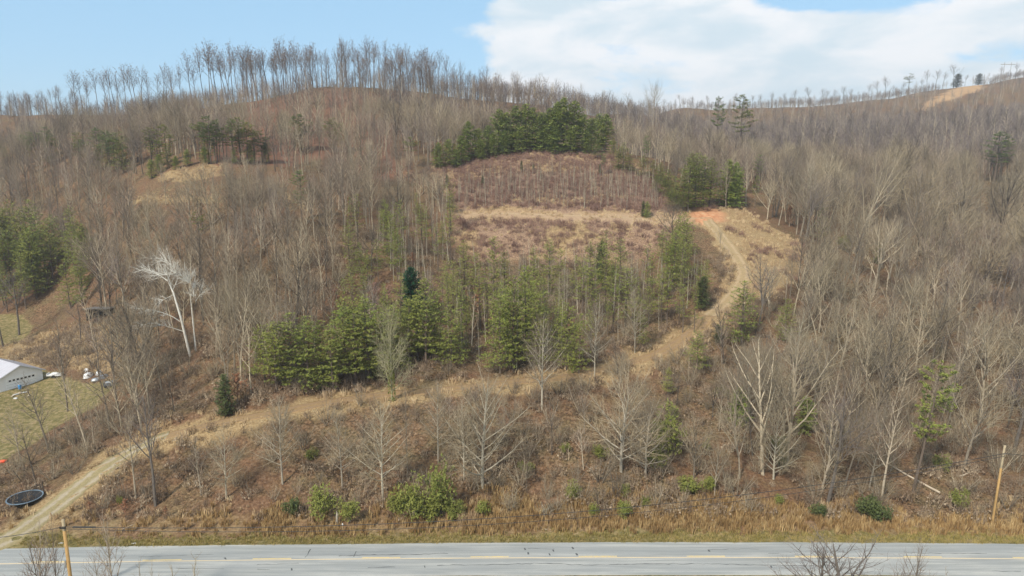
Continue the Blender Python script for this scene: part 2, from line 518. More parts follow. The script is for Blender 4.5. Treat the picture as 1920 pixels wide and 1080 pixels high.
ny, nx = GX.shape
verts = np.stack([GX.ravel(), GY.ravel(), GZ.ravel()], 1)
jj, ii = np.meshgrid(np.arange(ny - 1), np.arange(nx - 1), indexing='ij')
a = (jj * nx + ii).ravel()
quads = np.stack([a, a + 1, a + nx + 1, a + nx], 1).astype(np.int32)
me = bpy.data.meshes.new('ground')
me.vertices.add(len(verts)); me.vertices.foreach_set('co', verts.astype(np.float32).ravel())
me.loops.add(quads.size); me.loops.foreach_set('vertex_index', quads.ravel())
me.polygons.add(len(quads)); me.polygons.foreach_set('loop_start', np.arange(0, quads.size, 4, dtype=np.int32))
try: me.polygons.foreach_set('loop_total', np.full(len(quads), 4, dtype=np.int32))
except Exception: pass
me.polygons.foreach_set('use_smooth', np.ones(len(quads), bool))
me.update(); me.validate()
for nm_, chans in (('zone_a', (straw, clay, lawn)), ('zone_b', (mauve, z_red, z_bank))):
    at_ = me.color_attributes.new(nm_, 'FLOAT_COLOR', 'POINT')
    buf = np.ones((len(verts), 4), np.float32)
    for q, ch in enumerate(chans): buf[:, q] = ch.ravel()
    if nm_ == 'zone_a': buf[:, 3] = z_band.ravel()
    at_.data.foreach_set('color', buf.ravel())
me.materials.append(M_ground)
ground = bpy.data.objects.new('ground', me)
sc.collection.objects.link(ground)
ground['kind'] = 'structure'

# ------------------------------------------------------------------ road
M_road, k = mat_new('old_asphalt')
geo = k.n('ShaderNodeNewGeometry'); pos = geo.outputs['Position']
mp = k.n('ShaderNodeMapping'); k.put(mp.inputs[0], pos); mp.inputs['Scale'].default_value = (0.05, 1.0, 1.0)
streak = k.noise(mp.outputs[0], 1.6, 5, 0.6)
fine = k.noise(pos, 14, 4, 0.75)
patch = k.noise(pos, 0.25, 5, 0.6)
c = k.mix(k.rng(streak, 0.35, 0.66), (0.24, 0.247, 0.24), (0.385, 0.382, 0.362))
c = k.mix(k.rng(patch, 0.4, 0.68, 0, 0.5), c, (0.27, 0.28, 0.28))
c = k.mix(k.m('MULTIPLY', k.rng(fine, 0.35, 0.7), 0.35), c, (0.20, 0.205, 0.205))
mp2 = k.n('ShaderNodeMapping'); k.put(mp2.inputs[0], pos); mp2.inputs['Scale'].default_value = (0.012, 1.0, 1.0)
c = k.mix(k.rng(k.noise(mp2.outputs[0], 0.55, 3, .5), .42, .62, 0, .45), c, (0.21, 0.222, 0.225))
finish(k, c, 0.85, fine, 0.25, 0.01, spec=0.3)
xs = np.arange(-420, 421, 4.0)
offs = [-3.55, -2.2, -1.1, 0.0, 1.1, 2.2, 3.25]
V = []; F = []
rr = random.Random(3)
for x in xs:
    for j, o_ in enumerate(offs):
        e = rr.uniform(-.07, .07) if j in (0, 6) else 0
        V.append((x, float(road_c(x)) + o_ + e, 0.05 - 0.018 * abs(o_) / 3.25 * 1.5))
n = len(offs)
for i in range(len(xs) - 1):
    for j in range(n - 1):
        a = i * n + j; F.append((a, a + n, a + n + 1, a + 1))
b0 = len(V)
for i, x in enumerate(xs):     # side skirts
    V.append((x, V[i * n][1] - .12, -0.12)); V.append((x, V[i * n + n - 1][1] + .12, -0.12))
for i in range(len(xs) - 1):
    F.append((b0 + 2 * i, b0 + 2 * i + 2, (i + 1) * n, i * n)); F.append((i * n + n - 1, (i + 1) * n + n - 1, b0 + 2 * i + 3, b0 + 2 * i + 1))
road = new_mesh_obj('road', V, F, M_road, smoothf=False)
road['kind'] = 'structure'
def road_z(o_): return 0.05 - 0.027 * abs(o_) / 3.25


def strip(x0, x1, off, w, name, mat, lift=0.004, rag=0.0, parent=road):
    xs_ = np.linspace(x0, x1, max(3, int((x1 - x0) / 1.0)))
    V = []; F = []
    for x in xs_:
        for s in (-1, 1):
            o_ = off + s * w / 2
            V.append((x, float(road_c(x)) + o_ + rr.uniform(-rag, rag), road_z(off) + lift))
    for i in range(len(xs_) - 1): F.append((2 * i, 2 * i + 2, 2 * i + 3, 2 * i + 1))
    return new_mesh_obj(name, V, F, mat, parent)


def paint(name, col, worn):
    m_, k = mat_new(name)
    geo = k.n('ShaderNodeNewGeometry')
    w1 = k.noise(geo.outputs['Position'], 5, 5, 0.75)
    c = k.mix(k.rng(w1, worn - .12, worn + .14), col, (0.36, 0.36, 0.35))
    finish(k, c, 0.8, spec=0.3)
    return m_
M_line = paint('worn_line_paint', (0.58, 0.46, 0.30), 0.64)
M_dash = paint('yellow_dash_paint', (0.60, 0.45, 0.20), 0.56)
strip(-300, 300, -0.14, 0.15, 'centre_line', M_line, 0.008, 0.012)
ppm = FPX / (75.9 * math.cos(PITCH) + 47 * math.sin(PITCH))
for i in range(-16, 17):
    xc = (918 + i * 203 - 960) / ppm
    strip(xc - 2.3, xc + 2.3, 0.12, 0.19, 'dashed_line', M_dash, 0.008, 0.015)
M_crack, k = mat_new('crack_tar')
finish(k, (0.075, 0.078, 0.082), 0.9)


def crack(pts, w):
    P = resample([(x, y) for x, y in pts], 0.45)
    V = []; F = []
    for i, p in enumerate(P):
        q = P[min(i + 1, len(P) - 1)] - P[max(i - 1, 0)]
        q = q / (np.linalg.norm(q) + 1e-9)
        nn = np.array([-q[1], q[0]]); ww = w * (0.35 + rr.random() * .9)
        j = nn * rr.uniform(-.07, .07)
        for s in (-1, 1):
            a = p + j + nn * s * ww / 2
            V.append((a[0], a[1], road_z(a[1] - float(road_c(a[0]))) + 0.005))
    for i in range(len(P) - 1): F.append((2 * i, 2 * i + 2, 2 * i + 3, 2 * i + 1))
    new_mesh_obj('crack', V, F, M_crack, road)
def rp(px, py):      # photo pixel -> road plane
    d = ray(px, py); t = -CAM[2] / d[2]; return (CAM[0] + d[0] * t, CAM[1] + d[1] * t)
CR = [([(635, 1043), (700, 1041), (780, 1040), (840, 1038)], .09), ([(572, 1046), (578, 1038), (583, 1030)], .10), ([(664, 1045), (668, 1034)], .07),
      ([(690, 1064), (740, 1064)], .08), ([(482, 1059), (530, 1058), (560, 1057)], .06), ([(482, 1068), (505, 1069)], .07),
      ([(820, 1060), (880, 1060), (940, 1059), (1020, 1057), (1100, 1060), (1200, 1058), (1330, 1058), (1420, 1060), (1500, 1061), (1560, 1062)], .08),
      ([(1330, 1031), (1380, 1030), (1422, 1030)], .06), ([(1440, 1038), (1460, 1038)], .05), ([(1700, 1037), (1780, 1038), (1850, 1038)], .07),
      ([(990, 1029), (1040, 1030)], .05), ([(260, 1045), (330, 1042), (400, 1040)], .06), ([(330, 1066), (420, 1067)], .06), ([(1860, 1071), (1915, 1072)], .06)]
for (x_, y_) in ((983, 1028), (1037, 1031), (1073, 1026), (990, 1036), (1081, 1038), (1030, 1038), (1329, 1031), (546, 1066), (796, 1061), (422, 1046), (1445, 1061)):
    CR.append(([(x_, y_), (x_ + 1.5, y_ + 4)], .16))
for pts, w in CR: crack([rp(a, b) for a, b in pts], w * 1.35)

# ------------------------------------------------------------------ dirt tracks (draped strips)
def track_mat(name, rut, mid):
    m_, k = mat_new(name)
    geo = k.n('ShaderNodeNewGeometry'); pos = geo.outputs['Position']
    at_ = k.n('ShaderNodeAttribute', attribute_name='across')
    d_ = k.m('ABSOLUTE', k.m('SUBTRACT', k.m('ABSOLUTE', at_.outputs['Fac']), 0.5))
    rutm = k.rng(k.m('ADD', d_, k.m('MULTIPLY', k.m('SUBTRACT', k.noise(pos, 0.7, 5, .7), 0.5), 0.9)), 0.32, 0.04, 0.0, 0.8)
    nf = k.noise(pos, 3.0, 6, 0.7)
    c1 = k.mix(nf, tuple(v * .6 for v in rut), tuple(min(1, v * 1.35) for v in rut))
    c2 = k.mix(nf, tuple(v * .45 for v in mid), tuple(min(1, v * 1.45) for v in mid))
    finish(k, k.mix(rutm, c2, c1), 0.95, nf, 0.6, 0.1, spec=0.1)
    return m_
M_tr1 = track_mat('track_grass', (0.245, 0.165, 0.10), (0.27, 0.18, 0.092))
M_tr2 = track_mat('track_dirt', (0.36, 0.265, 0.165), (0.30, 0.22, 0.12))
M_tr0 = track_mat('track_gravel', (0.33, 0.28, 0.215), (0.25, 0.205, 0.11))
M_tr3 = track_mat('track_straw', (0.44, 0.325, 0.215), (0.38, 0.27, 0.165))


def drape(L, w, name, mat):
    V = []; F = []; AC = []
    offs = [-1.15, -1.0, -.66, -.33, 0, .33, .66, 1.0, 1.15]
    m_ = len(offs)
    for i in range(len(L)):
        q = L[min(i + 1, len(L) - 1), :2] - L[max(i - 1, 0), :2]; q = q / (np.linalg.norm(q) + 1e-9)
        nn = np.array([-q[1], q[0]])
        for o_ in offs:
            ww = w / 2 * (1 + rr.uniform(-.12, .12) * (abs(o_) > .9))
            p = L[i, :2] + nn * o_ * ww
            z = height(p[0], p[1])[0]
            V.append((p[0], p[1], z + (0.07 if abs(o_) < 1.1 else -0.25) - (0.03 if abs(abs(o_) - .5) < .2 else 0)))
            AC.append(o_)
    for i in range(len(L) - 1):
        for j in range(m_ - 1):
            a = i * m_ + j; F.append((a, a + 1, a + m_ + 1, a + m_))
    o = new_mesh_obj(name, V, F, mat, smoothf=True)
    o['kind'] = 'structure'
    at_ = o.data.attributes.new('across', 'FLOAT', 'POINT')
    at_.data.foreach_set('value', np.array(AC, np.float32))
    return o


def cut_at(L, px):    # index of the point of L that projects nearest to column px
    q = proj(L[:, 0], L[:, 1], L[:, 2])[0]
    return int(np.abs(q - px).argmin())
i0 = cut_at(T1, 320)
start = np.argmax(T1[:, 1] > road_far(T1[:, 0]) - 0.4)
drape(T1[start:i0 + 1], 3.4, 'gravel_drive', M_tr0)
drape(T1[i0:], 3.0, 'grassy_track', M_tr1)
drape(T2, 3.6, 'dirt_track', M_tr2)
drape(T3[3:], 2.2, 'bench_path', M_tr3)

# ------------------------------------------------------------------ mesh builder for plants and props
class G:
    def __init__(s): s.v = []; s.f = []; s.mi = []

    def tube(s, pts, rad, n=3, mi=0, tip=True):
        d = (pts[-1][0] - pts[0][0], pts[-1][1] - pts[0][1], pts[-1][2] - pts[0][2])
        L = math.sqrt(d[0] ** 2 + d[1] ** 2 + d[2] ** 2) + 1e-9
        d = (d[0] / L, d[1] / L, d[2] / L)
        if abs(d[2]) < 0.9: a = (-d[1], d[0], 0.0)
        else: a = (1.0 - d[0] * d[0], -d[0] * d[1], -d[0] * d[2])
        la = math.sqrt(a[0] ** 2 + a[1] ** 2 + a[2] ** 2) + 1e-9
        a = (a[0] / la, a[1] / la, a[2] / la)
        b = (d[1] * a[2] - d[2] * a[1], d[2] * a[0] - d[0] * a[2], d[0] * a[1] - d[1] * a[0])
        base = len(s.v); last = len(pts) - 1
        cs = [(math.cos(6.2832 * j / n), math.sin(6.2832 * j / n)) for j in range(n)]
        for i, p in enumerate(pts):
            if i == last and tip: s.v.append(tuple(p)); break
            r = rad[i]
            for c_, s_ in cs:
                s.v.append((p[0] + r * (a[0] * c_ + b[0] * s_), p[1] + r * (a[1] * c_ + b[1] * s_), p[2] + r * (a[2] * c_ + b[2] * s_)))
        rings = last if tip else last + 1
        for i in range(rings - 1):
            o = base + i * n
            for j in range(n):
                k_ = (j + 1) % n
                s.f.append((o + j, o + k_, o + n + k_, o + n + j)); s.mi.append(mi)
        if tip:
            o = base + (rings - 1) * n; t = base + rings * n
            for j in range(n): s.f.append((o + j, o + (j + 1) % n, t)); s.mi.append(mi)
        else:
            s.f.append(tuple(base + (rings - 1) * n + j for j in range(n))); s.mi.append(mi)

    def tri(s, a, b, c, mi=0):
        n = len(s.v); s.v += [a, b, c]; s.f.append((n, n + 1, n + 2)); s.mi.append(mi)

    def quad(s, a, b, c, d, mi=0):
        n = len(s.v); s.v += [a, b, c, d]; s.f.append((n, n + 1, n + 2, n + 3)); s.mi.append(mi)

    def box(s, x0, y0, z0, x1, y1, z1, mi=0):
        n = len(s.v)
        s.v += [(x0, y0, z0), (x1, y0, z0), (x1, y1, z0), (x0, y1, z0), (x0, y0, z1), (x1, y0, z1), (x1, y1, z1), (x0, y1, z1)]
        for f in ((0, 3, 2, 1), (4, 5, 6, 7), (0, 1, 5, 4), (1, 2, 6, 5), (2, 3, 7, 6), (3, 0, 4, 7)):
            s.f.append(tuple(n + q for q in f)); s.mi.append(mi)

    def mesh(s, name, mats, smoothf=False):
        me = bpy.data.meshes.new(name)
        me.from_pydata(s.v, [], s.f)
        for m_ in mats: me.materials.append(m_)
        if len(mats) > 1: me.polygons.foreach_set('material_index', s.mi)
        if smoothf: me.polygons.foreach_set('use_smooth', [True] * len(s.f))
        return me

    def merge(s, o, mi):
        n = len(s.v); s.v += o.v
        s.f += [tuple(q + n for q in f) for f in o.f]; s.mi += [mi] * len(o.f)
        return s


def nrm(a):
    l = math.sqrt(a[0] * a[0] + a[1] * a[1] + a[2] * a[2]) + 1e-9
    return (a[0] / l, a[1] / l, a[2] / l)


def side_dir(d, az, ang):
    """direction leaving axis d at angle ang, azimuth az"""
    a = (-d[1], d[0], 0.0) if abs(d[2]) < 0.95 else (1.0, 0.0, 0.0)
    a = nrm(a); b = (d[1] * a[2] - d[2] * a[1], d[2] * a[0] - d[0] * a[2], d[0] * a[1] - d[1] * a[0])
    ca, sa_ = math.cos(az), math.sin(az); c_, s_ = math.cos(ang), math.sin(ang)
    return nrm(tuple(d[i] * c_ + (a[i] * ca + b[i] * sa_) * s_ for i in range(3)))


def grow(gs, R, p, d, L, r, lev, Q):
    seg = Q['seg'][lev]
    pts = [p]; rad = [r]; dirs = [d]
    w = Q['wig'][lev]; up = Q['up'][lev]; tip = Q['tip'][lev]
    for i in range(seg):
        d = nrm((d[0] + R.uniform(-w, w), d[1] + R.uniform(-w, w), d[2] + R.uniform(-w, w) + up))
        p = (p[0] + d[0] * L / seg, p[1] + d[1] * L / seg, p[2] + d[2] * L / seg)
        pts.append(p); dirs.append(d); rad.append(r * (1 - (1 - tip) * (i + 1) / seg))
    g = gs[0] if lev < Q.get('split', 2) else gs[1]
    g.tube(pts, rad, Q['sides'][lev], 0, True)
    if lev + 1 >= len(Q['seg']): return
    n = Q['n'][lev]
    if lev > 0: n = max(2, int(n * (0.5 + 0.5 * L / Q['_L'][lev])))
    t0, t1 = Q['t'][lev]
    az = R.uniform(0, 6.28)
    for i in range(n):
        t = t0 + (t1 - t0) * (i + R.random() * .9) / n
        f = t * seg; j = min(int(f), seg - 1); u = f - j
        q = tuple(pts[j][c] + (pts[j + 1][c] - pts[j][c]) * u for c in range(3))
        az += 2.4 + R.uniform(-.5, .5)
        a0, a1 = Q['ang'][lev]
        ang = math.radians(a0 + (a1 - a0) * t + R.uniform(-9, 9))
        s = Q['shape'][lev](t, (t - t0) / (t1 - t0 + 1e-6)) * R.uniform(.7, 1.2)
        l2 = L * Q['len'][lev] * s
        if lev == 0: Q['_L'][1] = L * Q['len'][0]
        else: Q['_L'][lev + 1] = max(Q['_L'][lev + 1], 1e-3) if len(Q['_L']) > lev + 1 else 1
        r2 = min(rad[j] * Q['rr'][lev], max(Q['rmin'], l2 * Q['slim']))
        grow(gs, R, q, side_dir(dirs[j + 1], az, ang), l2, r2, lev + 1, Q)


def spec(H=15, r=.15, n=(26, 9, 6), ang=((55, 28), (48, 35), (45, 35)), ln=(.30, .5, .5), t=((.3, .98), (.15, 1), (.1, 1)), up=(0.02, .10, .06, .03),
         wig=(.035, .10, .16, .2), shape=None, seg=(9, 4, 2, 1), sides=(6, 4, 3, 3), rr=(.5, .55, .6), rmin=.012, slim=.016, tip=(.12, .3, .4, .4), split=2):
    if shape is None:
        shape = (lambda t_, u: (1.05 - .8 * u ** 1.5), lambda t_, u: (1.15 - .75 * u), lambda t_, u: (1.1 - .5 * u))
    return dict(H=H, r=r, n=n, ang=ang, len=ln, t=t, up=up, wig=wig, shape=shape, seg=seg, sides=sides, rr=rr, rmin=rmin, slim=slim, tip=tip, split=split,
                _L=[H, H * ln[0], H * ln[0] * ln[1], 1])


def bare(S, seed, lean=(0, 0)):
    R = random.Random(seed)
    tr, cr = G(), G()
    S = dict(S); S['_L'] = list(S['_L'])
    grow((tr, cr), R, (0, 0, -0.3), nrm((lean[0], lean[1], 1)), S['H'], S['r'], 0, S)
    return tr, cr


def bark(name, ca, cb, dark=(0.06, 0.05, 0.045), tint=None, rndamt=0.45, mossy=0.0):
    """bark colour changes gently over the hillside (stands of different species) and from tree to tree"""
    m_, k = mat_new(name)
    oi = k.n('ShaderNodeObjectInfo')
    geo = k.n('ShaderNodeNewGeometry')
    stand = k.noise(oi.outputs['Location'], 0.022, 3, 0.6)
    c = k.mix(k.rng(stand, 0.36, 0.64), ca, cb)
    if tint: c = k.mix(k.m('MULTIPLY', k.rng(k.noise(oi.outputs['Location'], 0.05, 2, .5), 0.48, 0.7), 0.65), c, tint)
    c = k.mix(k.m('MULTIPLY', oi.outputs['Random'], rndamt), c, dark)
    pn = k.noise(geo.outputs['Position'], 1.7, 4, 0.7)
    c = k.mix(k.rng(pn, 0.4, 0.75, 0, 0.5), c, dark)
    if mossy: c = k.mix(k.rng(k.noise(geo.outputs['Position'], 0.8, 2, .5), 0.45, 0.6, 0, mossy), c, (0.10, 0.12, 0.05))
    finish(k, c, 0.9, spec=0.12)
    return m_


M_trunk = bark('bark_grey', (0.46, 0.385, 0.29), (0.50, 0.42, 0.30), rndamt=1.0)
M_twig = bark('twigs_mauve', (0.295, 0.21, 0.165), (0.31, 0.235, 0.15), tint=(0.275, 0.235, 0.24), rndamt=0.6)
M_twig_f = bark('twigs_distant', (0.215, 0.17, 0.165), (0.20, 0.165, 0.175), tint=(0.25, 0.20, 0.18), rndamt=0.5)
M_twig_t = bark('twigs_tan', (0.34, 0.27, 0.175), (0.35, 0.29, 0.19), rndamt=0.6)
M_pale = bark('bark_pale', (0.50, 0.44, 0.35), (0.42, 0.385, 0.29), rndamt=0.5)
M_dark = bark('bark_dark', (0.13, 0.11, 0.095), (0.16, 0.14, 0.12), rndamt=0.3)
M_dtwig = bark('twigs_dark', (0.17, 0.14, 0.13), (0.19, 0.155, 0.14), rndamt=0.3)
M_white = bark('bark_white', (0.66, 0.64, 0.58), (0.64, 0.62, 0.56), dark=(0.24, 0.21, 0.17), rndamt=0.1)
M_gold = bark('bark_lichen', (0.36, 0.33, 0.20), (0.36, 0.33, 0.20), rndamt=0.1, mossy=.3)
M_pbark = bark('pine_bark', (0.15, 0.115, 0.09), (0.17, 0.13, 0.10), rndamt=0.3)


def needle_mat(name, lo, hi, yel):
    m_, k = mat_new(name)
    oi = k.n('ShaderNodeObjectInfo'); geo = k.n('ShaderNodeNewGeometry')
    c = k.mix(oi.outputs['Random'], lo, hi)
    c = k.mix(k.rng(geo.outputs['Random Per Island'], 0.0, 1.0, 0.0, 0.55), c, yel)
    c = k.mix(k.rng(k.noise(geo.outputs['Position'], 0.55, 3, .6), 0.42, 0.66, 0.0, .3), c, tuple(v * .6 for v in lo))
    b = finish(k, c, 0.7, spec=0.2)
    return m_
M_needle = needle_mat('needles_green', (0.135, 0.178, 0.036), (0.195, 0.213, 0.043), (0.29, 0.285, 0.07))
M_needle_b = needle_mat('needles_deep', (0.115, 0.17, 0.045), (0.15, 0.195, 0.05), (0.21, 0.245, 0.07))
M_needle_y = needle_mat('needles_yellow', (0.165, 0.19, 0.042), (0.22, 0.225, 0.05), (0.31, 0.30, 0.085))
M_needle_l = needle_mat('needles_light', (0.17, 0.235, 0.05), (0.22, 0.265, 0.055), (0.32, 0.34, 0.09))
M_cedar = needle_mat('cedar_dark', (0.065, 0.09, 0.03), (0.085, 0.105, 0.034), (0.13, 0.145, 0.05))
M_holly = needle_mat('leaves_deep_green', (0.012, 0.06, 0.024), (0.014, 0.065, 0.026), (0.02, 0.085, 0.035))
M_leaf = needle_mat('bush_leaves', (0.14, 0.165, 0.035), (0.18, 0.195, 0.04), (0.25, 0.245, 0.07))
M_russ = needle_mat('russet_leaves', (0.24, 0.11, 0.055), (0.30, 0.13, 0.075), (0.33, 0.19, 0.10))
M_pink = needle_mat('pink_buds', (0.30, 0.17, 0.14), (0.34, 0.19, 0.155), (0.38, 0.24, 0.19))
M_dryleaf = needle_mat('dry_leaves', (0.22, 0.13, 0.08), (0.26, 0.17, 0.10), (0.30, 0.21, 0.14))


def tuft(g, R, c, s, n=7, wid=.16, flat=.5, mi=0, updir=.25):
    for _ in range(n):
        a = R.uniform(0, 6.283); e = R.gauss(updir, flat)
        d = nrm((math.cos(a), math.sin(a), e)); l = s * R.uniform(.6, 1.25)
        w = s * wid * R.uniform(.7, 1.3)
        q = nrm((-d[1] + R.uniform(-.4, .4), d[0], R.uniform(-.5, .5)))
        o = (c[0] + R.uniform(-.25, .25) * s, c[1] + R.uniform(-.25, .25) * s, c[2] + R.uniform(-.2, .2) * s)
        g.tri((o[0] - q[0] * w, o[1] - q[1] * w, o[2] - q[2] * w), (o[0] + q[0] * w, o[1] + q[1] * w, o[2] + q[2] * w),
              (o[0] + d[0] * l, o[1] + d[1] * l, o[2] + d[2] * l))


def pine_cone(seed, H=10, Rw=2.6, z0=.04, whorl=.62, nb=6, tn=7, ts=.27, droop=-.08, gapp=.22, power=.75, per=.19):
    """young pine, feathered to the ground: whorls of level branches set with needle tufts"""
    R = random.Random(seed); tr, cr = G(), G()
    pts = [(0, 0, -.3)]; x = y = 0
    for i in range(1, 8): 
        x += R.uniform(-.07, .07); y += R.uniform(-.07, .07); pts.append((x, y, H * i / 7))
    tr.tube(pts, [.013 * H * (1 - i / 7.5) for i in range(8)], 6)
    z = z0 * H
    while z < H * .985:
        u = z / H
        rad = Rw * (1 - u) ** power * R.uniform(.8, 1.12) * (min(1, .55 + u * 4)) + .12
        n = nb if u < .8 else max(3, nb - 2)
        az = R.uniform(0, 6.28)
        cx = np.interp(z, [p[2] for p in pts], [p[0] for p in pts]); cy = np.interp(z, [p[2] for p in pts], [p[1] for p in pts])
        for b in range(n):
            if R.random() < gapp: continue
            az += 6.283 / n + R.uniform(-.35, .35); l = rad * R.uniform(.65, 1.15)
            rise = .18 + .75 * u + R.uniform(-.1, .12)
            P = []
            for q in range(4):
                s = q / 3
                P.append((cx + math.cos(az) * l * s, cy + math.sin(az) * l * s, z + l * (rise * s + droop * s * s * 2)))
            tr.tube(P, [.02 + .006 * l, .018, .014, .01], 3)
            m = max(2, int(l / per))
            for q in range(m):
                s = .22 + .8 * (q + R.random() * .6) / m
                lat = R.uniform(-.34, .34) * l * (1.05 - s * .55)
                c = (cx + math.cos(az) * l * s - math.sin(az) * lat, cy + math.sin(az) * l * s + math.cos(az) * lat, z + l * (rise * s + droop * s * s * 2) + R.uniform(-.05, .12))
                tuft(cr, R, c, ts * R.uniform(.75, 1.2), tn)
        z += whorl * R.uniform(.75, 1.2) * (1.1 - .4 * u)
    tuft(cr, R, (x, y, H), ts, tn, updir=1.2)
    return tr, cr


def pine_tall(seed, H=18, crown=.5, Rw=3.2, whorl=1.1, nb=4, lean=(0, 0), dens=1.0, ts=.5, gapp=.2):
    """older pine: bare trunk, open crown of level pads of needles, light showing between them"""
    R = random.Random(seed); tr, cr = G(), G()
    pts = [(0, 0, -.4)]; x = y = 0
    for i in range(1, 10):
        x += lean[0] * H / 9 + R.uniform(-.1, .1); y += lean[1] * H / 9 + R.uniform(-.1, .1); pts.append((x, y, H * i / 9))
    tr.tube(pts, [.0125 * H * (1 - i / 10.5) for i in range(10)], 7)
    zz = [p[2] for p in pts]; z = H * (1 - crown)
    for _ in range(7):     # dead snags under the crown
        z1 = H * R.uniform(.3, 1 - crown + .05); az = R.uniform(0, 6.28); l = R.uniform(.5, 1.6)
        cx = np.interp(z1, zz, [p[0] for p in pts]); cy = np.interp(z1, zz, [p[1] for p in pts])
        tr.tube([(cx, cy, z1), (cx + math.cos(az) * l, cy + math.sin(az) * l, z1 + R.uniform(-.1, .3))], [.03, .01], 3)
    while z < H * .98:
        u = (z - H * (1 - crown)) / (H * crown)
        rad = Rw * (1 - u ** 2.2) ** .8 * (.55 + .45 * math.sin(min(1, u * 2.5) * 1.57)) + .35
        az = R.uniform(0, 6.28)
        cx = np.interp(z, zz, [p[0] for p in pts]); cy = np.interp(z, zz, [p[1] for p in pts])
        for b in range(nb):
            az += 6.283 / nb + R.uniform(-.5, .5)
            if R.random() < gapp: continue
            l = rad * R.uniform(.5, 1.2); rise = .05 + .5 * u + R.uniform(-.12, .15)
            P = [(cx + math.cos(az) * l * s, cy + math.sin(az) * l * s, z + l * (rise * s + .12 * s * s)) for s in (0, .35, .7, 1)]
            tr.tube(P, [.03 + .01 * l, .03, .02, .012], 4)
            m = max(4, int(l / .16 * dens))
            for q in range(m):
                s = .35 + .7 * (q + R.random()) / m
                lat = R.uniform(-.36, .36) * l
                c = (cx + math.cos(az) * l * s - math.sin(az) * lat, cy + math.sin(az) * l * s + math.cos(az) * lat, z + l * (rise * s + .12 * s * s) + R.uniform(-.02, .22))
                tuft(cr, R, c, ts * R.uniform(.7, 1.2), 8, flat=.35)
        z += whorl * R.uniform(.6, 1.3)
    tuft(cr, R, (x, y, H), ts, 10, updir=1)
    return tr, cr


def bush(seed, H=2, Rw=1.4, n=150, ts=.3, stems=7, top=1.0, tn=6):
    R = random.Random(seed); tr, cr = G(), G()
    lobes = [(R.uniform(-.55, .55) * Rw, R.uniform(-.55, .55) * Rw, H * R.uniform(.35, .78), R.uniform(.35, .6)) for _ in range(6)]
    for i in range(stems):
        l = lobes[i % 6]
        tr.tube([(R.uniform(-.15, .15), R.uniform(-.15, .15), -.15), (l[0] * .5, l[1] * .5, l[2] * .5), (l[0] * 1.1, l[1] * 1.1, l[2])], [.035, .025, .01], 3)
    for i in range(n):
        l = lobes[i % 6]
        a = R.uniform(0, 6.28); e = math.asin(R.uniform(-1, 1)); q = R.random() ** .45 * l[3]
        c = (l[0] + math.cos(a) * math.cos(e) * q * Rw, l[1] + math.sin(a) * math.cos(e) * q * Rw, max(.05, l[2] + math.sin(e) * q * H * .8 * top))
        tuft(cr, R, c, ts * R.uniform(.6, 1.2), tn, wid=.3, flat=.8)
    return tr, cr


def leafy(tree_, seed, n, ts=.22, top=0.0):
    """scatter a few leaf clusters on the ends of a bare tree's twigs"""
    tr, cr = tree_; R = random.Random(seed); out = G()
    vs = [v for v in cr.v if v[2] > top]
    for _ in range(n):
        c = vs[R.randrange(len(vs))]; tuft(out, R, c, ts * R.uniform(.6, 1.3), 4, wid=.35, flat=.8)
    return out


# ------------------------------------------------------------------ prototypes
lib = bpy.data.collections.new('plant_library')          # never linked to the scene: only a source of shared meshes
PROTO = {}


def register(kind, tr, cr, mt, mc, H, extra=None):
    i = len(PROTO.setdefault(kind, []))
    d = dict(H=H, trunk=tr.mesh('trunk', [mt]), crown=cr.mesh('crown', [mc]))
    both = G().merge(tr, 0).merge(cr, 1)
    mats = [mt, mc]
    if extra is not None:
        both.merge(extra[0], 2); mats.append(extra[1]); d['leaves'] = extra[0].mesh('leaves', [extra[1]])
    d['both'] = both.mesh(kind, mats)
    PROTO[kind].append(d)


for s in range(8):      # forest trees, near and mid distance
    H = 15
    S = spec(H=H, r=.16, n=(20, 8, 5), rr=(.62, .6, .6), rmin=.018, ang=((52, 26), (44, 30), (42, 32)), ln=(.33, .48, .5), t=((.32 + .02 * (s % 4), .98), (.2, 1), (.1, 1)), wig=(.05, .11, .17, .2))
    tr, cr = bare(S, 100 + s); register('forest', tr, cr, M_trunk, M_twig, H)
for s in range(5):      # forked trees with a broad crown
    H = 15
    S = spec(H=H, r=.20, n=(14, 14, 9), ang=((44, 25), (50, 34), (48, 35)), ln=(.60, .42, .42), t=((.24, .88), (.25, 1), (.1, 1)), up=(.01, .07, .05, .02),
             wig=(.07, .12, .18, .2), rr=(.68, .55, .6), rmin=.018, tip=(.18, .22, .4, .4), seg=(9, 6, 3, 1))
    tr, cr = bare(S, 200 + s); register('forked', tr, cr, M_trunk, M_twig_t, H)
for s in range(5):      # pale open-grown trees on the front slope: straight trunk, long ascending branches
    H = 13
    S = spec(H=H, r=.15, n=(32, 15, 9), ang=((72, 30), (48, 35), (50, 35)), ln=(.40, .50, .45), rmin=.017, slim=.014, t=((.22, .98), (.12, 1), (.1, 1)), up=(.015, .09, .04, .02), wig=(.025, .09, .15, .2))
    tr, cr = bare(S, 300 + s); register('open', tr, cr, M_pale, M_twig_t, H)
for s in range(4):      # low broad domes of grey branches
    H = 10
    S = spec(H=H, r=.20, n=(30, 17, 11), ang=((80, 24), (46, 32), (46, 32)), ln=(.62, .42, .40), rmin=.017, slim=.014, t=((.12, .94), (.2, 1), (.1, 1)), up=(.01, .08, .05, .02), wig=(.06, .09, .14, .2),
             shape=(lambda t_, u: 1.05 - .45 * u, lambda t_, u: 1.1 - .6 * u, lambda t_, u: 1.1 - .5 * u), seg=(7, 5, 2, 1), tip=(.2, .25, .4, .4))
    tr, cr = bare(S, 400 + s); register('dome', tr, cr, M_pale, M_twig_t, H)
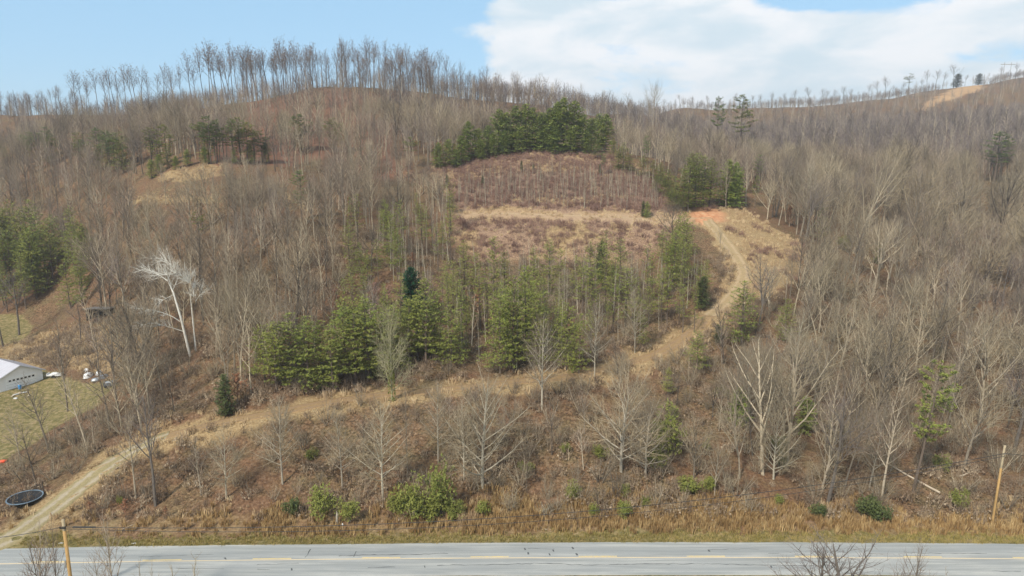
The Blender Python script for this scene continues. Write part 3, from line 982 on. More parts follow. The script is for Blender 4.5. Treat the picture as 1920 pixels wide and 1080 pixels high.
for s in range(7):      # ridge trees: long clean stems, small crowns thrown up at the top, a few leaves still held
    H = 20
    S = spec(H=H, r=.20, n=(13, 9, 6), ang=((40, 18), (42, 28), (44, 30)), ln=(.36, .44, .45), t=((.50, .97), (.25, 1), (.1, 1)), up=(.01, .06, .05, .02), wig=(.055, .10, .16, .2),
             rr=(.55, .5, .6), rmin=.028, slim=.02, shape=(lambda t_, u: 1.1 - .65 * u, lambda t_, u: 1.1 - .6 * u, lambda t_, u: 1.1 - .5 * u))
    tr, cr = bare(S, 500 + s); ex = leafy((tr, cr), s, 150, .27, H * .62)
    register('ridge', tr, cr, M_dark, M_dtwig, H, (ex, M_dryleaf))
for s in range(6):      # distant woods, coarser twigs
    H = 15
    S = spec(H=H, r=.19, n=(18, 7, 4), ang=((48, 22), (42, 30), (42, 32)), ln=(.34, .5, .5), t=((.3, .97), (.2, 1), (.1, 1)), seg=(6, 2, 1, 1), sides=(4, 3, 3, 3), rmin=.035, slim=.026, wig=(.05, .12, .2, .2))
    tr, cr = bare(S, 600 + s); register('faraway', tr, cr, M_trunk, M_twig_f, H)
for s in range(6):      # pole saplings
    H = 8
    S = spec(H=H, r=.085, n=(15, 5), ang=((45, 22), (40, 30)), ln=(.20, .5), t=((.3, .97), (.15, 1)), up=(.015, .1, .05), wig=(.035, .12, .2), seg=(7, 3, 1), sides=(4, 3, 3), rmin=.012, tip=(.2, .3, .4), split=1,
             shape=(lambda t_, u: 1.05 - .6 * u, lambda t_, u: 1))
    tr, cr = bare(S, 700 + s); register('sapling', tr, cr, M_pale, M_twig_t, H)
for s in range(6):      # many-stemmed scrub
    R_ = random.Random(950 + s); tr, cr = G(), G()
    S = spec(H=4.2, r=.045, n=(12, 6), ang=((55, 28), (45, 35)), ln=(.40, .5), t=((.15, .97), (.15, 1)), up=(.0, .05, .03), wig=(.10, .16, .2), seg=(5, 2, 1), sides=(4, 3, 3), rmin=.016, tip=(.25, .35, .4), split=1)
    for j in range(7):
        S['_L'] = [4.2, 1.7, .8, 1]; a_ = j * .9 + R_.random(); q_ = R_.uniform(.15, .6)
        grow((tr, cr), R_, (math.cos(a_) * .2, math.sin(a_) * .2, -.15), nrm((math.cos(a_) * q_, math.sin(a_) * q_, 1)), 4.2 * R_.uniform(.6, 1.05), .045, 0, S)
    register('scrub', tr, cr, M_trunk, M_twig_t, 4.2)
for s in range(4):      # dark trees with heavy limbs
    H = 17
    S = spec(H=H, r=.26, n=(15, 10, 7), ang=((50, 26), (45, 32), (45, 35)), ln=(.45, .42, .45), t=((.36, .92), (.2, 1), (.1, 1)), wig=(.06, .13, .18, .2), seg=(9, 5, 2, 1), tip=(.15, .25, .4, .4))
    tr, cr = bare(S, 800 + s); register('dark', tr, cr, M_dark, M_dtwig, H)
for s in range(5):
    tr, cr = pine_cone(20 + s, H=10, Rw=2.7, power=.50, z0=.05 + .05 * s); register('pine', tr, cr, M_pbark, M_needle, 10)
for s in range(3):
    tr, cr = pine_cone(30 + s, H=10, Rw=2.5, z0=.24, power=.5, gapp=.25, tn=7); register('pine_yellow', tr, cr, M_pbark, M_needle_y, 10)
for s in range(3):
    tr, cr = pine_cone(40 + s, H=10, Rw=3.0, power=.52, whorl=.56, gapp=.10, tn=10, ts=.36); register('pine_deep', tr, cr, M_pbark, M_needle_l, 10)
for s in range(4):
    tr, cr = pine_cone(45 + s, H=10, Rw=2.1, z0=.22 + .06 * s, power=.42, whorl=.66, gapp=.34, tn=6, nb=5, per=.22); register('pine_thin', tr, cr, M_pbark, M_needle_y if s % 2 else M_needle, 10)
for s in range(4):
    tr, cr = pine_tall(50 + s, H=18, crown=.42 + .08 * s, Rw=3.0, gapp=.25); register('pine_tall', tr, cr, M_pbark, M_needle_b if s % 2 else M_needle, 18)
for s in range(2):
    tr, cr = pine_cone(60 + s, H=6, Rw=1.35, whorl=.3, nb=7, ts=.26, tn=9, power=.45, droop=0, gapp=0, per=.2); register('cedar', tr, cr, M_pbark, M_cedar, 6)
for s in range(1):
    tr, cr = pine_cone(70 + s, H=8, Rw=2.4, whorl=.35, nb=8, ts=.36, tn=10, power=.5, droop=-.04, gapp=0, per=.24); register('holly', tr, cr, M_pbark, M_holly, 8)
for s in range(4):
    tr, cr = bush(80 + s, 3, 1.7, 520, .20, tn=5); register('bush', tr, cr, M_trunk, M_leaf, 3)
for s in range(2):
    tr, cr = bush(90 + s, 2.2, 1.5, 480, .19); register('bush_dark', tr, cr, M_trunk, M_cedar, 2.2)
for s in range(2):
    S = spec(H=7, r=.08, n=(18, 7), ang=((50, 25), (42, 30)), ln=(.36, .5), t=((.2, .97), (.15, 1)), up=(.015, .08, .05), wig=(.04, .12, .2), seg=(7, 3, 1), sides=(4, 3, 3), rmin=.015, tip=(.2, .3, .4), split=1)
    tr, cr = bare(S, 900 + s); ex = leafy((tr, cr), s, 330, .24); register('russet', tr, cr, M_trunk, M_twig, 7, (ex, M_russ))
    tr, cr = bare(S, 910 + s); ex = leafy((tr, cr), s, 420, .17); register('pinkbud', tr, cr, M_trunk, M_twig, 7, (ex, M_pink))

# ------------------------------------------------------------------ placing things
R0 = random.Random(11)
SHOWN = []
TAKEN = []      # (x, y, r) where a hand-placed tree stands


def plant(kind, x, y, H, label, name, cat, group=None, rz=None, tilt=(0, 0), parts=True, var=None, wide=1.0, z=None):
    P = PROTO[kind]; d = P[(var if var is not None else R0.randrange(len(P))) % len(P)]
    if z is None: z = float(height(x, y)[0])
    s = H / d['H']
    if parts:
        o = bpy.data.objects.new(name, None); o.empty_display_size = .5
        sc.collection.objects.link(o)
        for pn in ('trunk', 'crown', 'leaves'):
            if pn in d:
                c_ = bpy.data.objects.new(pn, d[pn]); sc.collection.objects.link(c_); c_.parent = o
    else:
        o = bpy.data.objects.new(name, d['both']); sc.collection.objects.link(o)
    o.location = (x, y, z); o.scale = (s * wide, s * wide, s)
    o.rotation_euler = (tilt[1], tilt[0], R0.uniform(0, 6.28) if rz is None else rz)
    if tilt != (0, 0):
        o.rotation_mode = 'XYZ'
        m_ = Matrix.Rotation(tilt[0], 4, 'Y') @ Matrix.Rotation(-tilt[1], 4, 'X') @ Matrix.Rotation(R0.uniform(0, 6.28) if rz is None else rz, 4, 'Z')
        o.rotation_euler = m_.to_euler()
    o['label'] = label; o['category'] = cat
    if group: o['group'] = group
    return o


def height_for(p, px, top):
    """height that brings a tree rooted at p up to row `top` of the photo"""
    d = ray(px, top); z = CAM[2] + d[2] * p[1] / d[1]
    return max(1.0, z - p[2])


def hand(kind, bx, by, top, label, name='bare_tree', cat='tree', group=None, tilt=(0, 0), wide=1.0, var=None, rz=None, parts=True, clear=2.0):
    p = ground_at(bx, by)
    TAKEN.append((p[0], p[1], clear))
    ev = any(q in kind for q in ('pine', 'cedar', 'holly', 'bush'))
    SHOWN.append((bx, by, max(9, (by - top) * (.24 if ev else .12)), min(110, (by - top) * (.8 if ev else .3)) * (.35 if by < 335 else 1)))
    return plant(kind, p[0], p[1], height_for(p, bx, top), label, name, cat, group, rz, tilt, parts, var, wide)


# --- bare trees one can single out
BT = [
    ('dark', 292, 950, 735, 'tall dark grey bare tree with forked trunk beside the gravel drive', dict(wide=.9)),
    ('forest', 255, 935, 770, 'thin grey bare tree just left of the tall dark tree by the drive', {}),
    ('open', 530, 908, 738, 'pale straight bare tree alone on the leafy slope under the left of the track', {}),
    ('open', 425, 938, 800, 'small pale bare tree with drooping side branches low on the left slope', dict(wide=1.1)),
    ('open', 642, 915, 765, 'bare tree with a fan of pale branches above the round green bushes', {}),
    ('open', 718, 940, 750, 'white trunked bare tree with wide lower branches above the roadside bushes', dict(wide=1.1)),
    ('forest', 765, 900, 728, 'thin straight pole tree right of the white trunked tree', dict(wide=.6)),
    ('open', 822, 868, 712, 'slender pale bare tree at the upper edge of the slope near the track', {}),
    ('dome', 905, 915, 728, 'large tangled pale bare tree in the middle of the front slope', dict(wide=.95)),
    ('open', 870, 900, 745, 'pale bare tree tangled into the left side of the big middle tree', {}),
    ('dome', 1165, 885, 715, 'round crowned grey bare tree with a broad fan of branches right of centre', dict(wide=.95)),
    ('dome', 1210, 895, 760, 'dark stemmed bare tree tucked behind the fan shaped crown', dict(wide=.9)),
    ('open', 1016, 768, 588, 'tall white stemmed bare tree rising across the grassy track', dict(wide=.85)),
    ('open', 1115, 712, 565, 'white stemmed bare tree on the upper side of the track bend', dict(wide=.9)),
    ('open', 1190, 662, 540, 'slim white trunk bare tree by the track in front of green pines', dict(wide=.8)),
    ('forked', 1430, 890, 640, 'pale many limbed bare tree leaning left over green bushes', dict(tilt=(-.10, 0))),
    ('forked', 1475, 880, 610, 'tallest pale spreading bare tree below the track bend', {}),
    ('dome', 1400, 800, 660, 'white branched bare tree right under the track bend', dict(wide=.7)),
    ('dome', 1450, 900, 780, 'low white tangle of bare branches at the foot of the spreading tree', dict(wide=.8)),
    ('forked', 1607, 790, 618, 'pale forked bare tree midway up the right hillside', dict(wide=.8)),
    ('forked', 1663, 760, 590, 'smooth grey bare tree with a high Y fork on the right hillside', dict(wide=.9)),
    ('forked', 1745, 700, 540, 'grey bare tree with crooked limbs above the leaning pine', {}),
    ('forked', 1822, 705, 565, 'bare tree with a broad twisted crown near the right edge', dict(tilt=(.12, 0), wide=1.1)),
    ('forest', 1553, 890, 700, 'thin bare tree left of the long fallen log', {}),
    ('dark', 1900, 850, 640, 'dark leaning bare tree at the right edge above the utility pole', dict(tilt=(.12, 0))),
    ('forked', 1300, 900, 770, 'scrubby bare tree between the fan crown and the spreading tree', {}),
    ('forest', 127, 772, 590, 'brown bare tree standing right of the white garage', dict(wide=.8)),
    ('forest', 92, 850, 700, 'cluster stemmed grey bare tree on the lawn below the garage', dict(wide=1.2)),
    ('forest', 68, 912, 790, 'grey many stemmed tree growing behind the trampoline', dict(wide=1.2)),
    ('forest', 45, 880, 760, 'thin grey bare tree leaning left above the trampoline', dict(tilt=(-.15, 0))),
    ('dark', 36, 628, 500, 'dark bare tree on the small green lawn at the far left', {}),
    ('dark', 6, 650, 540, 'dark trunked bare tree cut by the left edge near the green lawn', dict(tilt=(-.1, 0))),
    ('forest', 178, 655, 535, 'pale stemmed bare tree beside the dark old shed', dict(tilt=(-.08, 0))),
    ('dark', 152, 640, 560, 'short dark bare tree in the dry field behind the garage', {}),
    ('open', 175, 452, 380, 'white trunk bare tree above the pine thicket at left', dict(tilt=(-.10, 0), wide=.8)),
    ('open', 297, 500, 412, 'leaning white trunk bare tree under the lower sandy cut', dict(tilt=(-.18, 0), wide=.8)),
    ('open', 307, 450, 362, 'white trunk bare tree in front of the lower sandy cut', dict(tilt=(-.08, 0), wide=.7)),
    ('open', 262, 455, 378, 'crooked white bare tree left of the pair under the sandy cut', dict(tilt=(-.10, 0))),
    ('open', 250, 540, 455, 'white stemmed bare tree upslope of the old shed', dict(tilt=(-.06, 0), wide=.7)),
    ('open', 527, 398, 322, 'white pole trunk beside the sparse lone pine', dict(tilt=(-.04, 0), wide=.6)),
    ('forked', 1350, 478, 425, 'small white bare tree inside the bend of the dirt track', dict(wide=.6)),
    ('open', 1058, 585, 500, 'pale forked bare tree among the saplings below the terrace', {}),
    ('open', 1183, 580, 470, 'tall pale stem right of centre below the terrace', dict(wide=.7)),
    ('forked', 1360, 390, 300, 'white limbed bare tree in the pines above the clay patch', dict(wide=.7)),
    ('forest', 1285, 300, 200, 'pale bare tree right of the hilltop pines', {}),
    ('forked', 1225, 262, 150, 'lone dead looking tree rising above the skyline right of centre', dict(wide=.45)),
    ('forked', 1555, 435, 330, 'bent pale trunk on the upper right slope beside the small pine', dict(tilt=(.12, 0))),
    ('forked', 1600, 475, 265, 'long white leaning trunk on the upper right slope', dict(tilt=(.2, 0), wide=.7)),
    ('forked', 1690, 490, 300, 'white double trunk bare tree leaning right on the upper right slope', dict(tilt=(.12, 0), wide=.9)),
    ('forked', 1760, 480, 320, 'wide white limbed bare tree leaning right near the right edge', dict(tilt=(.25, 0), wide=1.1)),
    ('forked', 1860, 470, 320, 'pale leaning bare tree near the right edge of the upper slope', dict(tilt=(.2, 0), wide=1.)),
    ('dark', 1592, 420, 310, 'dark crooked bare tree on the upper right slope', dict(tilt=(.1, 0), wide=.6)),
    ('dark', 1650, 430, 320, 'dark snag with broken limbs beside white trunks on the upper right', dict(tilt=(.1, 0), wide=.6)),
]
for kind, bx, by, top, lab, kw in BT:
    hand(kind, bx, by, top, lab, **kw)
o = hand('dome', 735, 752, 590, 'yellowish bare tree with an ivy covered trunk standing on the track edge', wide=.55, clear=4)
for ch in o.children:
    ch.data = ch.data.copy(); ch.data.materials.clear(); ch.data.materials.append(M_gold)
    if ch.name.startswith('trunk'):
        R = random.Random(4); g = G(); hh = 10 * .42
        for _ in range(150):
            a = R.uniform(0, 6.28); z_ = R.uniform(0, hh); rr_ = .75 * (1 - .35 * z_ / hh)
            tuft(g, R, (math.cos(a) * rr_, math.sin(a) * rr_, z_), .28, 6, wid=.3, flat=.8)
        iv = bpy.data.objects.new('ivy', g.mesh('ivy', [M_leaf])); sc.collection.objects.link(iv); iv.parent = o

# foreground tree tops on the near side of the road
FG = [('forest', 42, 60, 985, 'near bare tree top at the bottom left corner', .9), ('forest', 60, 59, 1003, 'second near tree top at the bottom left corner', .9),
      ('forest', 86, 62, 965, 'slim near tree top left of the utility pole', .5), ('forest', 198, 62, 958, 'near tree top with dense twigs right of the left utility pole', .8),
      ('forest', 182, 60, 1030, 'short near tree top beside the dense twigged one', .8),
      ('sapling', 255, 61, 1038, 'thin near sapling over the road at left', 1.2), ('russet', 288, 60, 1052, 'near leafless shrub top at the lower left of the road', 1.2),
      ('sapling', 347, 61, 1040, 'thin near sapling right of the shrub tops over the road', 1.4), ('sapling', 320, 60, 1050, 'small twiggy near sapling over the road', 1.5),
      ('dark', 1598, 58, 1016, 'wide near bare crown crossing the road at lower right', 2.3), ('dark', 1560, 60, 1024, 'near bare crown left half of the lower right pair', 1.5),
      ('forest', 1717, 60, 1014, 'upright near bare treetop right of the wide crown', .9), ('sapling', 1755, 61, 1052, 'little near sapling tip at the lower right', 1.3),
      ('sapling', 1520, 61, 1050, 'little near sapling tip left of the wide crown', 1.3)]
for kind, px_, Y_, top, lab, wd in FG:
    q = at(px_, top, Y_)
    z_ = float(height(q[0], Y_)[0])
    d_ = PROTO['dark'] if False else None
    if kind == 'russet': kind = 'sapling'
    plant(kind, q[0], Y_, q[2] - z_, lab, 'foreground_tree', 'tree', None, None, (0, 0), True, None, wd * 12 / max(8, q[2] - z_) if kind != 'sapling' else wd)

# --- pines and cedars, all by hand
PN = []
def pn(kind, lst, label, group, name='pine_tree', cat='pine tree', **kw):
    for e in lst:
        bx, by, top = e[:3]
        hand(kind, bx, by, top, label, name, cat, group, clear=1.6, **kw)
hand('pine_tall', 1388, 298, 178, 'tallest pine on the skyline right of the hilltop pines, bare lower trunk', 'pine_tree', 'pine tree', var=2, wide=1.25)
hand('pine_tall', 1342, 290, 182, 'thinner tall pine just left of the tallest skyline pine', 'pine_tree', 'pine tree', var=1, wide=.9)
hand('pine_tall', 566, 412, 320, 'lone sparse pine standing out of the grey woods left of centre', 'pine_tree', 'pine tree', var=3, wide=1.35)
hand('pine_tall', 402, 474, 392, 'slanting pine with a dark leaning trunk below the sandy cut', 'pine_tree', 'pine tree', tilt=(-.38, 0), var=0, wide=1.0)
hand('pine_tall', 1712, 925, 678, 'slanting roadside pine with sparse level green boughs beside the fallen log', 'pine_tree', 'pine tree', tilt=(.13, 0), var=2, wide=.9)
hand('pine_tall', 1862, 345, 248, 'broad pine crown at the top right above the bare woods', 'pine_tree', 'pine tree', var=3, wide=1.9)
hand('holly', 775, 600, 503, 'small deep green evergreen standing out above the yellow pines', 'evergreen_tree', 'evergreen tree', clear=2.5)
hand('pine', 1390, 650, 528, 'full rounded green pine on the inside of the track bend', 'pine_tree', 'pine tree', wide=1.25, clear=3)
hand('pine', 1306, 700, 618, 'small conical pine just below the track bend', 'pine_tree', 'pine tree', wide=1.2)
hand('cedar', 1345, 645, 610, 'tiny dark cedar between the two pines at the track bend', 'cedar_tree', 'cedar tree', wide=1.3)
hand('cedar', 1316, 580, 520, 'dark cedar on the left side of the track before it turns uphill', 'cedar_tree', 'cedar tree', wide=1.4)
hand('pine', 1538, 455, 388, 'single dark green pine on the upper right slope beside the open field', 'pine_tree', 'pine tree', wide=1.2)
hand('pine_deep', 1645, 495, 455, 'small green pine in the bare trees of the upper right slope', 'pine_tree', 'pine tree')
hand('pine_yellow', 848, 400, 362, 'round yellow green pine at the left end of the terrace', 'pine_tree', 'pine tree', wide=1.3)
hand('pine_yellow', 1252, 748, 690, 'narrow yellow green pine on the slope below the track bend', 'pine_tree', 'pine tree')
hand('bush', 1250, 865, 770, 'tall yellow green bushy evergreen on the front slope right of centre', 'evergreen_bush', 'bush', wide=.75)
hand('pine_deep', 1385, 800, 728, 'deep green pine half hidden by white branches', 'pine_tree', 'pine tree', wide=1.2)
hand('pine_deep', 1508, 815, 745, 'deep green pine behind the right side of the spreading bare tree', 'pine_tree', 'pine tree', wide=1.2)
hand('cedar', 1465, 880, 820, 'dark cedar at the foot of the spreading bare tree', 'cedar_tree', 'cedar tree')
hand('cedar', 425, 780, 705, 'dark cedar at the left end of the front pine stand', 'cedar_tree', 'cedar tree', wide=1.2)
hand('pine', 1470, 640, 562, 'green pine at the right of the track bend among bare trees', 'pine_tree', 'pine tree', wide=1.2)
pn('pine', [(497, 725, 612), (520, 736, 606), (548, 726, 588), (578, 732, 596), (602, 726, 604), (625, 735, 618), (648, 725, 575)], 'dense green pine feathered to the ground in the stand at the left end of the track', 'front pine stand above the track', wide=1.35)
pn('pine', [(668, 722, 582), (690, 716, 560), (718, 714, 590), (655, 690, 560), (690, 690, 555), (740, 700, 575), (520, 700, 618), (575, 705, 600)], 'green pine behind the yellowish ivy trunk tree', 'pines behind the ivy trunk tree', wide=1.4)
pn('pine', [(800, 690, 525), (785, 680, 555), (815, 670, 548), (846, 690, 575), (862, 668, 600), (770, 690, 560)], 'yellow green pine below the deep green evergreen', 'pines below the deep green evergreen', wide=1.15)
pn('pine', [(938, 700, 545), (962, 695, 520), (985, 680, 500), (1005, 690, 550), (952, 680, 540), (990, 650, 500), (1062, 695, 570), (1085, 700, 590), (1045, 680, 575)], 'green pine above the middle of the grassy track', 'pines above the middle of the track', wide=1.05)
pn('pine_yellow', [(870, 560, 452), (895, 570, 475), (925, 565, 445), (945, 560, 470), (850, 575, 490), (1000, 560, 462), (1030, 560, 450), (1052, 565, 468), (1105, 560, 455), (1135, 560, 470), (1080, 575, 480)], 'yellow green pine with bare poles beneath it below the terrace', 'yellow green pines below the terrace', wide=1.0)
pn('cedar', [(1125, 530, 455)], 'dark pointed cedar at the lower edge of the terrace', None, 'cedar_tree', 'cedar tree')
pn('pine', [(676, 530, 455), (690, 545, 470), (682, 570, 500), (735, 505, 400), (728, 480, 385), (745, 530, 430), (722, 450, 372), (720, 580, 530)], 'narrow green pine climbing the slope left of the terrace', 'narrow pines left of the terrace', wide=.8)
pn('pine_yellow', [(782, 415, 362), (786, 430, 385), (800, 455, 415), (830, 470, 415), (795, 560, 510), (880, 620, 555)], 'thin yellow green pine left of the terrace in grey saplings', 'thin yellow pines left of the terrace', wide=.8)
pn('pine', [(1278, 500, 398), (1262, 520, 430), (1255, 545, 450), (1282, 530, 415), (1240, 500, 432), (1272, 478, 405)], 'green pine between the terrace and the dirt track', 'pines between terrace and dirt track', wide=1.1)
pn('pine_yellow', [(1310, 575, 495), (1322, 560, 485), (1215, 610, 520), (1240, 605, 505), (1195, 620, 555), (1150, 560, 500), (1205, 660, 590)], 'thin green pine on the slope left of the dirt track', 'thin pines left of the dirt track', wide=.95)
pn('pine_deep', [(822, 316, 268), (842, 314, 262), (866, 308, 255), (880, 300, 228), (898, 298, 242), (915, 290, 236), (935, 288, 205), (950, 286, 212), (968, 284, 200), (985, 282, 196), (1000, 283, 203),
                 (1015, 284, 212), (1030, 282, 204), (1046, 284, 192), (1058, 284, 184), (1076, 284, 190), (1092, 286, 216), (1108, 284, 222), (1122, 282, 214), (1134, 284, 214), (1020, 286, 235), (975, 290, 240),
                 (1068, 290, 240), (1100, 290, 245), (945, 294, 245), (902, 302, 262), (855, 316, 280), (1040, 290, 238), (925, 296, 250)], 'dark green pine crowded on the hilltop above the cleared knoll', 'hilltop pine grove', wide=1.25)
pn('pine', [(1168, 322, 268), (1180, 326, 290), (1160, 318, 280), (1150, 296, 262), (1120, 300, 268)], 'green pine at the right shoulder of the knoll', 'pines on the right shoulder of the knoll', wide=1.6)
pn('pine', [(1205, 332, 292), (1240, 352, 318), (1262, 380, 330), (1230, 362, 330), (1290, 398, 352)], 'green pine', 'pines between the knoll shoulder and the clay patch', wide=1.7)
pn('pine', [(1225, 340, 300), (1238, 345, 305), (1252, 372, 318), (1268, 388, 345), (1280, 392, 340), (1290, 392, 300), (1303, 388, 288), (1318, 386, 292), (1296, 360, 285), (1330, 388, 300), (1260, 395, 352), (1245, 372, 330)],
   'green pine in the stand above the orange clay patch', 'pines above the clay patch', wide=1.5)
pn('pine_deep', [(1362, 388, 300), (1378, 390, 305), (1370, 386, 322), (1382, 380, 315)], 'deep green pine right of the clay patch beside a white limbed tree', 'pines right of the clay patch', wide=.95)
pn('pine_tall', [(1210, 318, 255), (1130, 330, 285), (1420, 360, 290), (1415, 390, 330)], 'thin pine with a bare lower trunk at the edge of the upper woods', 'thin pines in the upper woods', wide=.9)
pn('pine_tall', [(48, 300, 252), (62, 305, 248), (78, 300, 250), (92, 298, 238), (100, 305, 252), (150, 300, 248), (185, 315, 240), (205, 318, 245), (218, 322, 250), (234, 318, 248), (285, 306, 240), (296, 318, 262), (314, 306, 234), (160, 310, 262)],
   'tall thin pine in the row below the left skyline', 'pines below the left skyline', wide=1.6)
pn('pine', [(60, 305, 262), (95, 306, 258), (150, 308, 262), (208, 325, 268), (232, 325, 262), (190, 318, 270), (316, 314, 272)], 'bushy pine under the left skyline', 'bushy pines under the left skyline', wide=1.6)
pn('pine_tall', [(385, 305, 222), (396, 308, 218), (408, 306, 228), (420, 306, 240), (440, 306, 226), (452, 305, 220), (464, 308, 230), (478, 308, 236), (492, 306, 250), (505, 306, 258)], 'tall green pine on the rim above the sandy cut', 'pines above the sandy cut', wide=1.5)
pn('pine', [(392, 306, 240), (452, 306, 246), (478, 306, 252), (562, 286, 232), (632, 288, 238)], 'fuller pine on the rim above the sandy cut', 'fuller pines on the upper left slope', wide=1.4)
pn('pine_deep', [(470, 308, 270), (498, 306, 268), (385, 308, 275), (352, 312, 280), (440, 308, 280), (300, 325, 290), (285, 335, 300), (330, 318, 292)], 'low bushy pine along the rim of the sandy cut', 'low pines on the sandy rim', wide=1.2)
pn('pine_tall', [(553, 282, 218), (566, 284, 214), (580, 284, 224), (618, 285, 226), (630, 286, 222), (640, 288, 240), (770, 318, 258)], 'dark green pine on the reddish slope under the skyline', 'pines on the reddish slope', wide=1.6)
lb = random.Random(8)
for i in range(34):
    bx = lb.uniform(-30, 165); by = lb.uniform(490, 590)
    hand('pine' if i % 3 else 'pine_yellow', bx, by, by - lb.uniform(85, 125) * (1 if bx < 150 else .8), 'green pine in the thicket at the left edge behind the lawn', 'pine_tree', 'pine tree', 'pine thicket at the left edge', clear=1.2, wide=1.05)
pn('pine_yellow', [(5, 300, 270), (12, 305, 275), (98, 312, 285), (108, 306, 280), (180, 325, 290)], 'low yellow green pine at the upper left', 'low yellow pines at upper left', wide=1.4)
pn('cedar', [(978, 324, 302), (1000, 324, 308), (1125, 328, 308)], 'tiny dark cedar on the open face of the knoll', 'tiny cedars on the knoll')
pn('cedar', [(838, 352, 328), (905, 350, 330)], 'tiny dark cedar left of the knoll saplings', 'tiny cedars left of the knoll')
pn('cedar', [(1205, 408, 378), (1790, 1000, 960)][:1], 'small green cedar near the terrace path', None)
hand('pine_deep', 1213, 410, 378, 'little green pine standing at the right end of the terrace path', 'pine_tree', 'pine tree')
rp_ = random.Random(17)
for (xa, xb, ya, yb, n_p, lab, grp) in ((640, 860, 590, 690, 24, 'thin feathery pine', 'thin pines behind the ivy trunk tree'), (860, 1110, 590, 690, 26, 'thin feathery pine', 'thin pines above the middle track'),
                                   (1100, 1330, 530, 640, 28, 'thin feathery pine', 'thin pines left of the track bend'), (650, 850, 440, 580, 16, 'thin feathery pine', 'thin pines left of the terrace')):
    for _ in range(n_p):
        bx = rp_.uniform(xa, xb); by = rp_.uniform(ya, yb) - max(0, (bx - 1100)) * .05
        hand('pine_thin', bx, by, by - rp_.uniform(62, 118), lab, 'pine_tree', 'pine tree', grp, wide=rp_.uniform(.85, 1.25), clear=1.3)
# roadside bushes
BU = [('bush_dark', 547, 972, 935, 'small dark bush at the left end of the tall roadside grass', .8), ('bush', 603, 976, 905, 'bright green bush under the fan branched bare tree', .8),
      ('bush', 655, 982, 940, 'low green bush right of the bright green bush', 1.1), ('bush', 742, 968, 925, 'yellow green bush at the left of the big roadside thicket', 1.0),
      ('bush', 775, 978, 900, 'green bush in the middle of the big roadside thicket', .8), ('bush', 800, 978, 925, 'low green bush at the front of the big thicket', 1.1),
      ('bush', 826, 974, 872, 'tallest yellow green bush of the roadside thicket', .65), ('bush', 850, 978, 935, 'small green bush at the right end of the thicket', 1.0),
      ('bush', 905, 970, 940, 'low green bush right of the roadside thicket', 1.2), ('bush', 1170, 972, 938, 'low dark green bush behind the tall grass right of centre', 1.0),
      ('bush', 1172, 935, 905, 'small green sprig bush under the fan shaped tree', .7), ('bush', 1290, 930, 895, 'wide flat green bush on the slope right of centre', 1.5),
      ('bush', 1325, 925, 897, 'right half of the wide flat green bush', 1.3), ('bush', 1113, 972, 945, 'little yellow green bush behind the tall grass', .9),
      ('bush_dark', 1531, 970, 943, 'round dark green bush left of the dark cedar bush', 1.2), ('bush_dark', 1622, 972, 932, 'large dark green bush above the tall grass at right', 1.0),
      ('bush_dark', 1645, 982, 945, 'right lobe of the large dark green bush', .9), ('bush', 1792, 960, 925, 'green brushy bush between leaning pine and pole', 1.0),
      ('bush', 1808, 935, 915, 'small light green bush above the brush heap by the pole', .9), ('bush', 1765, 885, 850, 'green clump under the slanting pine', .9),
      ('bush', 1460, 950, 925, 'faint green bush near the right part of the verge', .9), ('bush', 225, 948, 928, 'small green sprig beside the tall dark tree', .6),
      ('bush', 1380, 760, 740, 'green bush half behind white branches', 1.2), ('bush', 1230, 880, 838, 'lower yellow green bush beside the tall bushy evergreen', 1.1),
      ('bush', 1325, 848, 825, 'small green bush among scrub right of the bushy evergreen', .8), ('bush', 1580, 470, 440, 'low green clump right of the single slope pine', 1.0)]
for kind, bx, by, top, lab, wd in BU:
    hand(kind, bx, by, top, lab, 'evergreen_bush', 'bush', wide=wd, clear=1.0)
for bx, by, top, lab in ((1262, 792, 762, 'small green bush just below the track bend'), (1232, 822, 790, 'small green bush left of the tall yellow green one'), (1075, 935, 905, 'faint green bush in the scrub left of the fan crown'),
                       (988, 893, 868, 'faint green bush right of the big tangled tree'), (1128, 868, 838, 'green vine clump in the fan shaped crown'), (1352, 745, 722, 'green sprig bush under the bend pine'),
                       (1060, 852, 830, 'small ochre green bush on the middle of the slope'), (1210, 955, 932, 'low green bush just above the tall grass right of centre'), (1455, 845, 822, 'green bush at the base of the pale spreading tree'),
                       (585, 862, 838, 'dull green bush on the slope between two pale trees')):
    hand('bush', bx, by, top, lab, 'evergreen_bush', 'bush', wide=1.1, clear=.8)
for bx, by, top, lab in ((702, 605, 530, 'pinkish budding tree in the pines left of centre'), (728, 610, 535, 'pinkish budding tree beside its twin left of centre')):
    hand('pinkbud', bx, by, top, lab, 'budding_tree', 'tree', wide=1.2)
for bx, by, top, lab in ((775, 500, 473, 'small russet leaved tree above the deep green evergreen'), (897, 600, 538, 'russet leaved young tree beside the middle pines'),
                         (447, 762, 700, 'orange brown leaved young tree next to the dark cedar'), (160, 470, 425, 'russet leaved tree at the right of the pine thicket'),
                         (2, 520, 478, 'russet leaved tree at the left edge in the pine thicket'), (170, 965, 940, 'orange brown leafy shrub at the foot of the left slope'),
                         (238, 972, 935, 'orange leafy shrub left of the tall dark tree base'), (312, 972, 948, 'orange leafy shrub right of the tall dark tree base'), (635, 600, 540, 'small red brown tree left of the front pines'),
                         (1480, 425, 385, 'red brown leafed tree on the upper right slope')):
    hand('russet', bx, by, top, lab, 'russet_tree', 'tree', wide=1.4)

